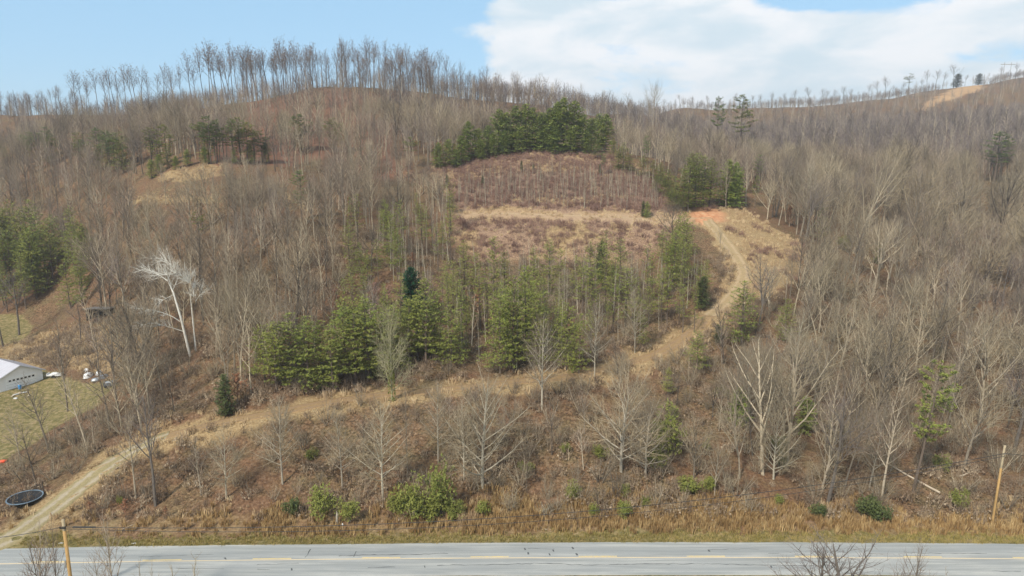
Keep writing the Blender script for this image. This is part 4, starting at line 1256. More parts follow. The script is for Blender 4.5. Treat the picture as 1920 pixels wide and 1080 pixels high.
# --- the white sycamore: two trunks and traced limbs, spread in depth
sy = ground_at(360, 668)
syY = sy[1]
TAKEN += [(sy[0], sy[1], 5.0)]
SHOWN += [(350, 640, 45, 130), (190, 598, 25, 60), (350, 330, 75, 48), (330, 375, 95, 52), (178, 708, 42, 130), (30, 720, 60, 110), (1800, 170, 40, 12)]
def zp(x, y, dY=0.0): return at(x / 3.6, 500 + y / 3.6, syY + dY) - sy
def zq(x, y, dY=0.0): return at(x / 4, 250 + y / 4, syY + dY) - sy
syc = bpy.data.objects.new('sycamore_tree', None); sc.collection.objects.link(syc); syc.location = sy
syc['label'] = 'large white barked sycamore with two tall trunks and long bare limbs'; syc['category'] = 'tree'
def limb(name, pts, r0, r1, n=6, sprigs=8, seed=0, L=2.6):
    r0 *= .62; r1 *= .6; L *= 1.35; sprigs = int(sprigs * 1.8)
    R = random.Random(seed)
    P = resample([tuple(p) for p in pts], .8)
    g = G(); m_ = len(P)
    g.tube([tuple(p) for p in P], [r0 + (r1 - r0) * i / (m_ - 1) for i in range(m_)], n, 0, True)
    Q = spec(H=L, r=.035, n=(9, 6), ang=((50, 30), (45, 35)), ln=(.5, .5), t=((.15, 1), (.1, 1)), up=(.03, .05, .03), wig=(.14, .16, .2), seg=(4, 2, 1), sides=(3, 3, 3), rmin=.014, tip=(.3, .4, .4))
    for i in range(sprigs):
        j = int((.25 + .75 * (i + R.random()) / sprigs) * (m_ - 2)); d = nrm(tuple(P[j + 1] - P[j]))
        Q['_L'] = [L, L * .5, L * .25, 1]; l = L * R.uniform(.5, 1.2)
        grow((g, g), R, tuple(P[j]), side_dir(d, R.uniform(0, 6.28), math.radians(R.uniform(30, 60))), l, .036, 0, Q)
    o = bpy.data.objects.new(name, g.mesh(name, [M_white])); sc.collection.objects.link(o); o.parent = syc
limb('trunk', [zp(1292, 640), zp(1285, 600, 0), zp(1262, 450, -.3), zp(1215, 330, -.4), zp(1165, 160, 0), zp(1130, 95, .5)], .42, .17, 8, 0)
limb('trunk', [zp(1330, 640, 1), zp(1327, 560, 1), zp(1325, 400, 1.3), zp(1310, 200, 1.5), zp(1275, 110, 1.5)], .36, .17, 8, 0)
limb('limb', [zp(1130, 95, .5), zp(1080, 60, 1), zp(1010, 25, 2), zp(940, -5, 2.5), zq(1060, 990, 3)], .14, .03, 4, 9, 1)
limb('limb', [zp(1165, 160, 0), zp(1130, 60, -1), zq(1180, 1020, -1.5), zq(1150, 1000, -2)], .11, .03, 4, 7, 2)
limb('limb', [zp(1130, 95, .5), zq(1290, 1000, 2), zq(1225, 945, 3), zq(1150, 930, 3.5)], .10, .03, 4, 7, 3)
limb('limb', [zp(1275, 110, 1.5), zp(1230, 65, 1), zp(1185, 40, 0), zq(1275, 960, -1), zq(1225, 940, -1.5)], .13, .03, 4, 9, 4)
limb('limb', [zp(1275, 110, 1.5), zp(1250, 40, 2), zq(1390, 1050, 2.5), zq(1370, 980, 3), zq(1378, 920, 3)], .14, .03, 4, 9, 5)
limb('limb', [zp(1320, 235, 1.5), zp(1350, 190, 1), zp(1398, 145, 0), zp(1420, 100, -.5)], .11, .03, 4, 6, 6)
limb('limb', [zp(1215, 370, -.4), zp(1150, 330, -1), zp(1060, 300, -2), zp(960, 285, -3), zp(850, 270, -3.6)], .15, .03, 5, 9, 7, 2.0)
limb('limb', [zp(1245, 440, -.3), zp(1170, 415, -1), zp(1090, 395, -2), zp(1020, 380, -2.5), zp(940, 410, -3), zp(870, 445, -3.2)], .14, .03, 5, 9, 8, 2.0)
limb('limb', [zp(1090, 395, -2), zp(1030, 405, -1.5), zp(960, 425, -1)], .07, .02, 4, 3, 9, 1.4)
limb('limb', [zp(1170, 190, 0), zp(1110, 220, 1), zp(1050, 250, 2), zp(1000, 260, 2.5)], .09, .02, 4, 6, 10, 1.8)
limb('limb', [zp(1310, 200, 1.5), zp(1300, 120, 3), zp(1320, 60, 4), zp(1310, 0, 5)], .09, .03, 4, 6, 11, 2.2)

# ------------------------------------------------------------------ woods
def grid_pts(x0, x1, y0, y1, sp, seed):
    r = np.random.RandomState(seed)
    xs_ = np.arange(x0, x1, sp); ys_ = np.arange(y0, y1, sp)
    x, y = np.meshgrid(xs_, ys_)
    x = x + r.uniform(-.5, .5, x.shape) * sp; y = y + r.uniform(-.5, .5, y.shape) * sp
    return x.ravel(), y.ravel()


def samp(A, x, y):
    i = np.clip(np.searchsorted(gx, x) - 1, 0, len(gx) - 2); j = np.clip(np.searchsorted(gy, y) - 1, 0, len(gy) - 2)
    return A[j, i]


pts = []
for (y0, y1, sp, sd_) in ((84, 200, 3.5, 1), (200, 330, 4.1, 2), (330, 520, 5.6, 3), (520, 1000, 8.5, 4)):
    hw = y1 * .95 + 30
    x, y = grid_pts(-hw, hw, y0, y1, sp, sd_)
    pts.append(np.stack([x, y, np.full_like(x, sp)], 1))
pts = np.concatenate(pts)
x, y = pts[:, 0], pts[:, 1]
z = height(x, y)
px, py, dep = proj(x, y, z)
keep = (np.abs(px - 960) < 1250)
opened = np.maximum.reduce([samp(v, x, y) for v in (z_lawn, z_bench, z_knoll, z_clay, z_rf, z_cut, z_fcut)])
keep &= opened < .3
keep &= ~((samp(z_field, x, y) > .3) & (vnoise(x, y, 1.1, 77) < .85))
keep &= samp(edge, x, y) > 4.0
slope_front = (y < 114) & (samp(edge, x, y) < 60) & (px > 130) & (px < 1500)
below_track = np.zeros_like(keep)
tpx, tpy, _ = proj(T1[:, 0], T1[:, 1], T1[:, 2]); srt = np.argsort(tpx)
trow = np.interp(px, tpx[srt], tpy[srt])
below_track = (px > 60) & (px < 1340) & (py > trow)
r = np.random.RandomState(9)
keep &= ~(below_track & (r.rand(len(x)) < np.where(px > 1000, .74, .86)))
keep &= ~((py > 955))
keep &= ~((px > 1100) & (y > np.interp(px, [1150, 1250, 1350, 1450, 1550, 1650, 1740, 1830, 1920], [520, 640, 720, 780, 800, 820, 840, 850, 860]) + 8))
keep &= ~((px > 1340) & (py > 880) & (r.rand(len(x)) < .55))
keep &= ~((px < 130) & (py > 620) & (py < 1000) & (r.rand(len(x)) < .8))
keep &= ~((px > 1340) & (py > 560) & (r.rand(len(x)) < .50))
keep &= ~((px > 1340) & (py > 430) & (py <= 560) & (r.rand(len(x)) < .32))
keep &= ~((px > 840) & (px < 1340) & (py > 540) & (py < 730) & (r.rand(len(x)) < .68))
keep &= ~((px > 630) & (px <= 840) & (py > 440) & (py < 720) & (r.rand(len(x)) < .42))
keep &= ~((samp(z_red, x, y) > .5) & (r.rand(len(x)) < .40))
keep &= ~((y < 330) & (r.rand(len(x)) < .12))
# keep hand-placed trees in the camera's view: thin the woods right in front
for (hx, hy, hw, hb) in SHOWN:
    keep &= ~((np.abs(px - hx) < hw) & (py > hy - 2) & (py < hy + hb) & (r.rand(len(x)) < .9))
# young even stand below the terrace: trees only low on that bank
keep &= ~((px > 840) & (px < 1260) & (py > 380) & (py < 540))
keep &= ~((px > 1300) & (px < 1400) & (py > 395) & (py < 560) & (r.rand(len(x)) < .85))
keep &= ~((y > 285) & (y < 1000) & (vnoise(x, y, 25, 55) < .08))
for (tx, ty, tr_) in TAKEN:
    keep &= ((x - tx) ** 2 + (y - ty) ** 2) > tr_ ** 2
x, y, z, px, py, dep = (v[keep] for v in (x, y, z, px, py, dep)); nT = len(x)
Hh = np.clip(r.normal(13.5, 2.4, nT), 7, 20)
Hh = np.where((px > 1450), Hh * 1.12, Hh)
Hh = np.where((px > 600) & (px < 1340) & (py > 480), Hh * .82, Hh)
Hh = np.where((px > 700) & (px < 860) & (py > 340) & (py < 520), Hh * .7, Hh)
Hh = np.where(below_track[keep], Hh * .62, Hh)
Hh = np.where((px > 1340) & (py > 560), Hh * .85, Hh)
Hh = np.where((y > 480), Hh * .62, Hh)
Hh = np.where((y > 300) & (y < 420) & (px < 450), Hh * .72, Hh)
Hh = np.where((px > 200) & (px < 620) & (py > 330) & (py < 420), Hh * .62, Hh)      # low trees under the sandy cuts
Hh = np.where((px > 1150) & (px < 1420) & (py > 240) & (py < 330), Hh * .9, Hh)
lean = np.where(px > 1450, r.uniform(0.0, .2, nT), r.normal(0, .035, nT)) + np.where(px < 300, -.04, 0)
lean2 = r.normal(0, .03, nT)
rz = r.uniform(0, 6.28, nT)
# the skyline row on the left ridge gets its own tall clean-stemmed trees
crest = (y > 322) & (y < 400) & (px < 1190)
keepc = ~(crest & (r.rand(nT) < .12))
keepc &= ~(crest & (vnoise(x, y, 9, 91) < .15))
crest = crest & keepc

inf = (px > -30) & (px < 1950) & (py < 1100) & keepc
score = np.where(inf & (~crest), Hh / dep, 0)
order = np.argsort(-score)
indiv = np.zeros(nT, bool); indiv[order[:245]] = True


def region(px_, py_, H_):
    if below_track_fn(px_, py_): return 'small bare tree in the scrub between the track and the road', 'scrub trees between track and road'
    if px_ < 150: return 'grey bare tree on the flat ground around the garage', 'bare trees around the garage'
    if px_ < 480: return 'grey brown bare tree in the woods around the white sycamore', 'bare trees around the white sycamore'
    if px_ < 860: return 'slim bare tree in the woods behind the front pine stand', 'bare trees behind the front pines'
    if px_ < 1340: return 'slim bare tree among pines between the grassy track and the terrace', 'bare trees between track and terrace'
    if py_ > 860: return 'bare tree low on the right hillside near the road', 'bare trees low on the right hillside'
    if py_ > 700: return 'bare tree midway up the right hillside above the fallen log', 'bare trees above the fallen log'
    return 'bare tree on the right hillside level with the track bend', 'bare trees right of the track bend'
def below_track_fn(px_, py_): return 60 < px_ < 1340 and py_ > np.interp(px_, tpx[srt], tpy[srt])


for i in np.where(indiv)[0]:
    lab, grp = region(px[i], py[i], Hh[i])
    u = R0.random()
    if px[i] > 1340: kind = 'forked' if u < .36 else ('forest' if u < .80 else ('open' if u < .9 else 'dark'))
    elif below_track[keep][i]: kind = 'forest' if u < .4 else ('open' if u < .7 else 'forked')
    else: kind = 'forest' if u < .82 else 'forked'
    plant(kind, x[i], y[i], Hh[i], lab, 'bare_tree', 'tree', grp, rz[i], (lean[i], lean2[i]), True, None, R0.uniform(.85, 1.15), z[i])
# skyline trees
cx_ = np.where(crest & inf)[0]
cx_ = cx_[np.argsort(-(py[cx_] * 0 + Hh[cx_] / dep[cx_]))]
R1 = random.Random(2)
sel = set()
for i in cx_[:212]:
    sel.add(i)
    left = px[i] < 880
    Hr = (20.5 if 350 < px[i] < 830 else (17.5 if px[i] >= 830 else 18)) * R1.choice((.66, .8, .9, .97, 1.0, 1.06, 1.12)) * R1.uniform(.92, 1.07)
    if px[i] < 90: Hr *= .55
    if px[i] > 1100: Hr *= .8
    lab, grp = ('tall thin bare tree on the left ridge against the blue sky', 'skyline trees on the left ridge') if left else ('bare tree on the skyline behind the hilltop pines', 'skyline trees behind the hilltop pines')
    plant('ridge', x[i], y[i], Hr, lab, 'ridge_tree', 'tree', grp, rz[i], (R1.gauss(-.02, .05), R1.gauss(0, .04)), False, None, R1.uniform(.8, 1.15), z[i])
# the see-through row that steps down the ridge towards the left edge
tops = [(10, 172), (60, 176), (110, 166), (130, 146), (170, 136), (210, 136), (250, 126), (290, 118), (330, 118), (360, 112), (380, 94), (420, 86), (450, 88), (480, 94), (510, 82), (560, 78)]
YS = np.arange(300, 480, 3.0)
pxr = 14.0
while pxr < 545:
    dx_ = (pxr - 960) / FPX
    Xs_ = dx_ * YS * math.cos(PITCH); hz_ = height(Xs_, YS); prr = proj(Xs_, YS, hz_)[1]; jx = int(prr.argmin())
    jx = max(0, min(len(YS) - 1, jx + R1.randrange(-2, 3)))
    tp_ = np.interp(pxr, [a for a, b in tops], [b for a, b in tops]) + abs(R1.gauss(0, 13))
    dep_ = proj(Xs_[jx], YS[jx], hz_[jx])[2]
    Hr = max(7.0, (prr[jx] - tp_) * dep_ / FPX)
    plant('ridge', Xs_[jx], YS[jx], Hr, 'tall thin tree of the row stepping down the ridge to the left', 'ridge_tree', 'tree', 'skyline row stepping down to the left', None, (R1.gauss(-.05, .05), 0), False, None, R1.uniform(.85, 1.25), hz_[jx])
    pxr += R1.choice((5, 7, 9, 12, 17))
rest = keepc & ~indiv
rest &= ~((y > 330) & (y < 480) & (px < 480) & (r.rand(nT) < .55))
rest[list(sel)] = False


def scatter(name, P, kinds, var, rot, scl, mesh_of=None, label=None, cat=None):
    """one stuff object: points that carry instances of the library meshes"""
    col = bpy.data.collections.new('lib_' + name)
    objs = []
    for i, me_ in enumerate(kinds):
        o = bpy.data.objects.new('%s_%03d' % (name, i), me_); col.objects.link(o); objs.append(o)
    me_ = bpy.data.meshes.new(name)
    me_.vertices.add(len(P)); me_.vertices.foreach_set('co', np.asarray(P, np.float32).ravel())
    for an, ty, arr in (('var', 'INT', var), ('rot', 'FLOAT_VECTOR', rot), ('scl', 'FLOAT_VECTOR', scl)):
        a_ = me_.attributes.new(an, ty, 'POINT')
        if ty == 'INT': a_.data.foreach_set('value', np.asarray(arr, np.int32))
        else: a_.data.foreach_set('vector', np.asarray(arr, np.float32).ravel())
    o = bpy.data.objects.new(name, me_); sc.collection.objects.link(o)
    ng = bpy.data.node_groups.new('scatter_' + name, 'GeometryNodeTree')
    ng.interface.new_socket('Geometry', in_out='INPUT', socket_type='NodeSocketGeometry')
    ng.interface.new_socket('Geometry', in_out='OUTPUT', socket_type='NodeSocketGeometry')
    nd = ng.nodes; lk = ng.links
    gi = nd.new('NodeGroupInput'); go = nd.new('NodeGroupOutput')
    ci = nd.new('GeometryNodeCollectionInfo'); ci.inputs['Collection'].default_value = col
    ci.inputs['Separate Children'].default_value = True; ci.inputs['Reset Children'].default_value = True
    iop = nd.new('GeometryNodeInstanceOnPoints'); iop.inputs['Pick Instance'].default_value = True
    def attr(nm_, ty):
        q = nd.new('GeometryNodeInputNamedAttribute'); q.data_type = ty; q.inputs['Name'].default_value = nm_; return q.outputs[0]
    lk.new(gi.outputs[0], iop.inputs['Points']); lk.new(ci.outputs[0], iop.inputs['Instance'])
    lk.new(attr('var', 'INT'), iop.inputs['Instance Index'])
    e2r = nd.new('FunctionNodeEulerToRotation'); lk.new(attr('rot', 'FLOAT_VECTOR'), e2r.inputs[0]); lk.new(e2r.outputs[0], iop.inputs['Rotation'])
    lk.new(attr('scl', 'FLOAT_VECTOR'), iop.inputs['Scale'])
    lk.new(iop.outputs[0], go.inputs[0])
    md = o.modifiers.new('scatter', 'NODES'); md.node_group = ng
    o['kind'] = 'stuff'
    if label: o['label'] = label
    if cat: o['category'] = cat
    return o


def scl3(s, wide): return np.stack([s * wide, s * wide, s], 1)


# low growth along the crest under the tall stems
bxx, byy = grid_pts(-330, 80, 318, 372, 4.2, 71)
bpx = proj(bxx, byy, height(bxx, byy))[0]
mb = (bpx < 1190) & (r.rand(len(bxx)) < .7)
bz = height(bxx[mb], byy[mb]); nb_ = int(mb.sum())
scatter('crest_brush', np.stack([bxx[mb], byy[mb], bz], 1), [d['both'] for d in PROTO['scrub']] + [d['both'] for d in PROTO['faraway']], r.randint(0, 12, nb_), np.stack([np.zeros(nb_), np.zeros(nb_), r.uniform(0, 6.28, nb_)], 1),
        np.stack([np.where(True, r.uniform(.35, .62, nb_), 0)] * 3, 1) * 1.0, label='low brush growing along the left ridge between the tall stems', cat='brush')
q = np.where(rest)[0]
near = q[(dep[q] < 300)]; farr = q[dep[q] >= 300]
meshes = [d['both'] for d in PROTO['forest']] + [d['both'] for d in PROTO['forked']]
nf_, nk_ = len(PROTO['forest']), len(PROTO['forked'])
isfork = r.rand(len(near)) < np.where(px[near] > 1400, .33, .15)
var = np.where(isfork, nf_ + r.randint(0, nk_, len(near)), r.randint(0, nf_, len(near)))
rot = np.stack([lean2[near], lean[near], rz[near]], 1)
scatter('bare_woods', np.stack([x[near], y[near], z[near]], 1), meshes, var, rot, scl3(Hh[near] / 15, r.uniform(.85, 1.15, len(near))), label='dense leafless grey brown woods covering the middle hillsides', cat='woods')
meshes = [d['both'] for d in PROTO['faraway']]
rot = np.stack([lean2[farr], lean[farr], rz[farr]], 1)
scatter('distant_woods', np.stack([x[farr], y[farr], z[farr]], 1), meshes, r.randint(0, 6, len(farr)), rot, scl3(Hh[farr] / 15, r.uniform(1.1, 1.8, len(farr))), label='mauve grey leafless forest on the far ridges', cat='woods')

# trees that stand up along the far right ridge
R2 = random.Random(6)
for px_, ht, kind in [(1462, 24, 'r'), (1480, 30, 'r'), (1508, 34, 'r'), (1530, 30, 'r'), (1540, 26, 'r'), (1556, 26, 'r'), (1572, 30, 'r'), (1583, 24, 'r'), (1618, 28, 'r'), (1634, 32, 'r'), (1649, 38, 'r'), (1664, 22, 'r'),
                      (1678, 26, 'r'), (1690, 38, 't'), (1713, 24, 'r'), (1724, 36, 'r'), (1740, 34, 'r'), (1752, 30, 'r'), (1772, 40, 'r'), (1778, 24, 'c'), (1793, 20, 'r'), (1818, 20, 'c'), (1828, 18, 'r'), (1858, 26, 'r'),
                      (1884, 28, 'r'), (1907, 34, 'r'), (1440, 28, 'r'), (1421, 24, 'r'), (1405, 22, 'r'), (1370, 26, 'r'), (1322, 24, 'r'), (1295, 22, 'r'), (1270, 24, 'r'), (1243, 22, 'r'), (1205, 26, 'r'), (1182, 26, 'r'), (1345, 22, 'r')]:
    rowy = np.interp(px_, [1150, 1250, 1450, 1550, 1650, 1740, 1830, 1920], [209, 213, 212, 200, 187, 175, 163, 151])
    Yv = np.interp(px_, [1150, 1250, 1350, 1450, 1550, 1650, 1740, 1830, 1920], [520, 640, 720, 780, 800, 820, 840, 850, 860])
    # stand it on the actual crest of that column
    Ys = np.arange(Yv - 80, Yv + 60, 4.0); dx = (px_ - 960) / FPX
    X_ = dx * Ys * math.cos(PITCH) * 1.0
    hz = height(X_, Ys); pr = proj(X_, Ys, hz)[1]; j = int(pr.argmin())
    p = (X_[j], Ys[j], hz[j]); d_ = proj(*p)[2]
    kd = {'r': 'ridge', 't': 'pine_tall', 'c': 'cedar'}[kind]
    Hm = ht * d_ / FPX
    if px_ == 1690: lab = 'windswept pine with a flag shaped top on the far right ridge'
    elif kind == 'c': lab = 'dark evergreen on the far right ridge %s the bare cutting' % ('left of' if px_ < 1800 else 'at the top of')
    elif px_ > 1780: lab = 'small bare tree on the far ridge near the sandy cutting'
    else: lab = 'small bare tree in the row along the far right ridge'
    plant(kd, p[0], p[1], Hm, lab, 'ridge_tree', 'tree', None if kind != 'r' else ('far ridge trees near the cutting' if px_ > 1780 else 'row of trees on the far right ridge'), None, (0, 0), False, None, 1.5 if kd != 'cedar' else 2.2, p[2])

# --- saplings on the knoll, terrace edge and below it
sap = []
def sap_zone(poly, sp, seed, p_=1.0):
    xx, yy = grid_pts(-120, 200, 100, 290, sp, seed)
    zz = height(xx, yy); a, b, c_ = proj(xx, yy, zz)
    m_ = inpoly(a, b, poly) & (r.rand(len(xx)) < p_) & (samp(edge, xx, yy) > 3)
    for X_, Y_, Z_ in zip(xx[m_], yy[m_], zz[m_]): sap.append((X_, Y_, Z_))
sap_zone([(860, 394), (860, 350), (900, 335), (1100, 328), (1235, 335), (1245, 396), (1100, 392), (960, 388)], 1.95, 31, .8)
n_knoll = len(sap)
sap_zone([(830, 700), (840, 520), (1000, 500), (1250, 500), (1320, 520), (1320, 600), (1200, 670), (1000, 700)], 3.1, 32, .6)
sap_zone([(700, 400), (840, 380), (850, 500), (800, 600), (720, 620)], 3.0, 33, .6)
R3 = random.Random(5)
sap_stuff = []
idx = list(range(len(sap))); R3.shuffle(idx)
cnt = 0
for i in idx:
    X_, Y_, Z_ = sap[i]; Hs = R3.uniform(5.0, 9.5) * (.72 if i < n_knoll else 1.15)
    if cnt < 295 and proj(X_, Y_, Z_)[0] > 0:
        lab, grp = ('thin pale sapling on the bank above the terrace path', 'saplings above the terrace path') if i < n_knoll else ('thin pale pole sapling on the wooded bank below or beside the terrace', 'pole saplings around the terrace')
        plant('sapling', X_, Y_, Hs, lab, 'sapling', 'sapling', grp, None, (R3.gauss(0, .03), 0), False, None, 1.2 if i < n_knoll else 1.05, Z_); cnt += 1
    else: sap_stuff.append((X_, Y_, Z_, Hs))
if sap_stuff:
    A = np.array(sap_stuff)
    rot = np.zeros((len(A), 3)); rot[:, 2] = r.uniform(0, 6.28, len(A))
    scatter('sapling_thicket', A[:, :3], [d['both'] for d in PROTO['sapling']], r.randint(0, 6, len(A)), rot, scl3(A[:, 3] / 8, np.full(len(A), .9)), label='thicket of thin pale saplings beside the terrace', cat='saplings')

# ------------------------------------------------------------------ undergrowth and grasses
def blade_mat(name, lo, mid, hi):
    m_, k = mat_new(name)
    oi = k.n('ShaderNodeObjectInfo'); geo = k.n('ShaderNodeNewGeometry')
    v = k.m('ADD', k.m('MULTIPLY', oi.outputs['Random'], .55), k.m('MULTIPLY', geo.outputs['Random Per Island'], .45))
    c = k.ramp(v, [(0.1, lo), (0.5, mid), (0.9, hi)])
    finish(k, c, .85, spec=.15)
    return m_
M_straw = blade_mat('dry_grass_blades', (0.17, 0.10, 0.045), (0.33, 0.21, 0.09), (0.50, 0.36, 0.18))
M_straw2 = blade_mat('pale_grass_blades', (0.30, 0.20, 0.12), (0.47, 0.34, 0.20), (0.60, 0.47, 0.29))
M_green = blade_mat('verge_grass_blades', (0.17, 0.145, 0.045), (0.28, 0.23, 0.075), (0.40, 0.30, 0.13))
M_brush = blade_mat('brush_twigs', (0.10, 0.065, 0.045), (0.24, 0.175, 0.12), (0.42, 0.335, 0.235))
M_bram = blade_mat('bramble_stems', (0.12, 0.065, 0.055), (0.22, 0.13, 0.10), (0.36, 0.24, 0.18))


def grass_tuft(seed, H, n, spread, w=.03):
    R = random.Random(seed); g = G()
    for _ in range(n):
        a = R.uniform(0, 6.28); q = R.random() * spread; b = (math.cos(a) * q, math.sin(a) * q, -.05)
        h = H * R.uniform(.5, 1.15); ln_ = R.uniform(.05, .38) * h; a2 = a + R.uniform(-1, 1)
        m_ = (b[0] + math.cos(a2) * ln_ * .35, b[1] + math.sin(a2) * ln_ * .35, h * .6); t_ = (b[0] + math.cos(a2) * ln_, b[1] + math.sin(a2) * ln_, h)
        a3 = R.uniform(0, 3.14); ww = (math.cos(a3) * w, math.sin(a3) * w)
        n0 = len(g.v)
        g.v += [(b[0] - ww[0], b[1] - ww[1], b[2]), (b[0] + ww[0], b[1] + ww[1], b[2]), (m_[0] + ww[0] * .7, m_[1] + ww[1] * .7, m_[2]), (m_[0] - ww[0] * .7, m_[1] - ww[1] * .7, m_[2]), t_]
        g.f += [(n0, n0 + 1, n0 + 2, n0 + 3), (n0 + 3, n0 + 2, n0 + 4)]; g.mi += [0, 0]
    return g


def brush(seed, H, n, spread, leaves=0):
    R = random.Random(seed); g = G()
    for _ in range(n):
        a = R.uniform(0, 6.28); q = R.random() * spread; p = (math.cos(a) * q, math.sin(a) * q, -.05); a2 = R.uniform(0, 6.28)
        l = H * R.uniform(.5, 1.3); bend = R.uniform(.1, .9)
        P = [p, (p[0] + math.cos(a2) * l * .25 * bend, p[1] + math.sin(a2) * l * .25 * bend, l * .5), (p[0] + math.cos(a2) * l * .8 * bend, p[1] + math.sin(a2) * l * .8 * bend, l * (1 - .35 * bend))]
        g.tube(P, [.02, .016, .008], 3)
        for _ in range(3):
            t_ = R.uniform(.4, 1); b = tuple(P[1][c] + (P[2][c] - P[1][c]) * t_ for c in range(3))
            g.tube([b, (b[0] + R.uniform(-.3, .3) * H * .5, b[1] + R.uniform(-.3, .3) * H * .5, b[2] + R.uniform(0, .35) * H)], [.012, .005], 3)
    for _ in range(leaves):
        c_ = (R.uniform(-spread, spread), R.uniform(-spread, spread), R.uniform(.05, H * .5)); tuft(g, R, c_, .16, 3, wid=.45, flat=1)
    return g


def cover(name, sel_, kinds, hlo, hhi, label, cat, wide=1.0, seed=1):
    X_, Y_ = sel_
    Z_ = height(X_, Y_); rr_ = np.random.RandomState(seed)
    rot = np.stack([rr_.normal(0, .08, len(X_)), rr_.normal(0, .08, len(X_)), rr_.uniform(0, 6.28, len(X_))], 1)
    scatter(name, np.stack([X_, Y_, Z_], 1), kinds, rr_.randint(0, len(kinds), len(X_)), rot, scl3(rr_.uniform(hlo, hhi, len(X_)), np.full(len(X_), wide)), label=label, cat=cat)


gs = [grass_tuft(s, 1.0, 34, .38).mesh('tuft', [M_straw]) for s in range(4)]
gs2 = [grass_tuft(10 + s, .62, 30, .42).mesh('tuft', [M_straw2]) for s in range(4)]
gg = [grass_tuft(20 + s, .30, 30, .42, .025).mesh('tuft', [M_green]) for s in range(3)]
bs = [brush(s, 1.3, 20, .7, 26).mesh('brush', [M_brush]) for s in range(5)]
bm_ = [brush(30 + s, 1.0, 24, .8, 10).mesh('bramble', [M_bram]) for s in range(4)]
# verge
xx, yy = grid_pts(-90, 90, 79, 90, .48, 51)
dv = yy - road_far(xx); ppx = proj(xx, yy, 0 * xx)[0]
dens = smooth(1.6, 3.0, dv) * (1 - smooth(5.5, 8.5, dv + (vnoise(xx, yy, 5, 61) - .5) * 5)) * np.where(ppx > 490, 1, np.where(ppx > 330, .35, .12)) * (.35 + .65 * smooth(.3, .55, vnoise(xx, yy, 4, 62)))
m_ = (r.rand(len(xx)) < dens) & (samp(edge, xx, yy) > 2.2)
cover('roadside_grass', (xx[m_], yy[m_]), gs, .5, 1.25, 'tall orange dry grass along the far side of the road', 'dry grass', .9, 3)
xx, yy = grid_pts(-90, 90, 78.5, 84, .42, 52)
dv = yy - road_far(xx)
m_ = (dv > .15) & (r.rand(len(xx)) < (1 - smooth(1.4, 3.2, dv + (vnoise(xx, yy, 2.5, 63) - .5) * 2)) * .9) & (samp(edge, xx, yy) > 1.8)
cover('verge_grass', (xx[m_], yy[m_]), gg, .5, 1.3, 'short green yellow grass at the road edge', 'grass', 1, 4)
# straw on terrace, track edges, open field
xx, yy = grid_pts(-150, 170, 84, 290, .95, 53)
sv = samp(straw, xx, yy); ed = samp(edge, xx, yy)
m_ = (r.rand(len(xx)) < np.clip(sv * 1.0, 0, 1) * .8 * (.3 + .7 * smooth(.3, .6, vnoise(xx, yy, 4, 64)))) & (ed > 1.5) & (samp(z_clay, xx, yy) < .4) & (samp(z_lawn, xx, yy) < .3)
cover('meadow_grass', (xx[m_], yy[m_]), gs2, .55, 1.5, 'pale straw coloured grass on the terrace, clearings and track edges', 'dry grass', 1.1, 5)
# brambles on knoll and bench and open slopes
m_ = (r.rand(len(xx)) < np.maximum(samp(z_bench, xx, yy) * .34, samp(z_knoll, xx, yy) * .55) + .3 * samp(z_rf, xx, yy) * smooth(.5, .7, vnoise(xx, yy, 6, 66))) & (ed > 1.8) & (samp(z_band, xx, yy) < .25)
cover('brambles', (xx[m_], yy[m_]), bm_, .6, 1.6, 'low reddish brown brambles on the terrace and knoll', 'brambles', 1.1, 6)
# brush on forest floor near camera
xx, yy = grid_pts(-130, 130, 84, 175, 1.35, 54)
ed = samp(edge, xx, yy)
m_ = (ed > 2.2) & (samp(z_lawn, xx, yy) < .2) & (samp(opened := np.maximum.reduce([z_bench, z_knoll, z_rf, z_clay]), xx, yy) < .3) & (yy - road_far(xx) > 4)
m_ &= r.rand(len(xx)) < .22 + .55 * smooth(.42, .7, vnoise(xx, yy, 9, 67))
cover('undergrowth', (xx[m_], yy[m_]), bs, .5, 1.7, 'bare twiggy undergrowth and leafless brush on the slopes', 'undergrowth', 1.0, 7)

sx_, sy2_ = grid_pts(-95, 110, 85, 150, 2.7, 57)
sz_ = height(sx_, sy2_); spx, spy, sdp = proj(sx_, sy2_, sz_)
st = np.interp(spx, tpx[srt], tpy[srt])
onslope = (spx > 60) & (spx < 1340) & (spy > st + 6) & (spy < 962)
pr_ = np.where(onslope, np.where(spx > 760, .52, .18), 0.0)
pr_ = np.where((spx >= 1340) & (spy > 560) & (spy < 965), .52, pr_)
pr_ = np.where((spx < 330) & (spy > 640) & (spy < 900) & (samp(z_lawn, sx_, sy2_) < .1), .40, pr_)
pr_ = np.where((spx > 330) & (spx < 1340) & (spy < st - 14), .18, pr_)
pr_ = pr_ * (.45 + 1.1 * vnoise(sx_, sy2_, 8, 88))
m_ = (r.rand(len(sx_)) < pr_) & (samp(edge, sx_, sy2_) > 3.2) & (samp(opened, sx_, sy2_) < .3)
SI = np.where(m_)[0]; SH = r.uniform(2.2, 5.2, len(sx_))
SI = SI[np.argsort(-(SH[SI] / sdp[SI]) * ((spx[SI] > -20) & (spx[SI] < 1940)))]
for i in SI[:280]:
    plant('scrub', sx_[i], sy2_[i], SH[i], 'many stemmed leafless shrub', 'bare_shrub', 'shrub', 'leafless shrubs', None, (0, 0), True, None, R0.uniform(.9, 1.3), sz_[i])
SI = SI[280:]
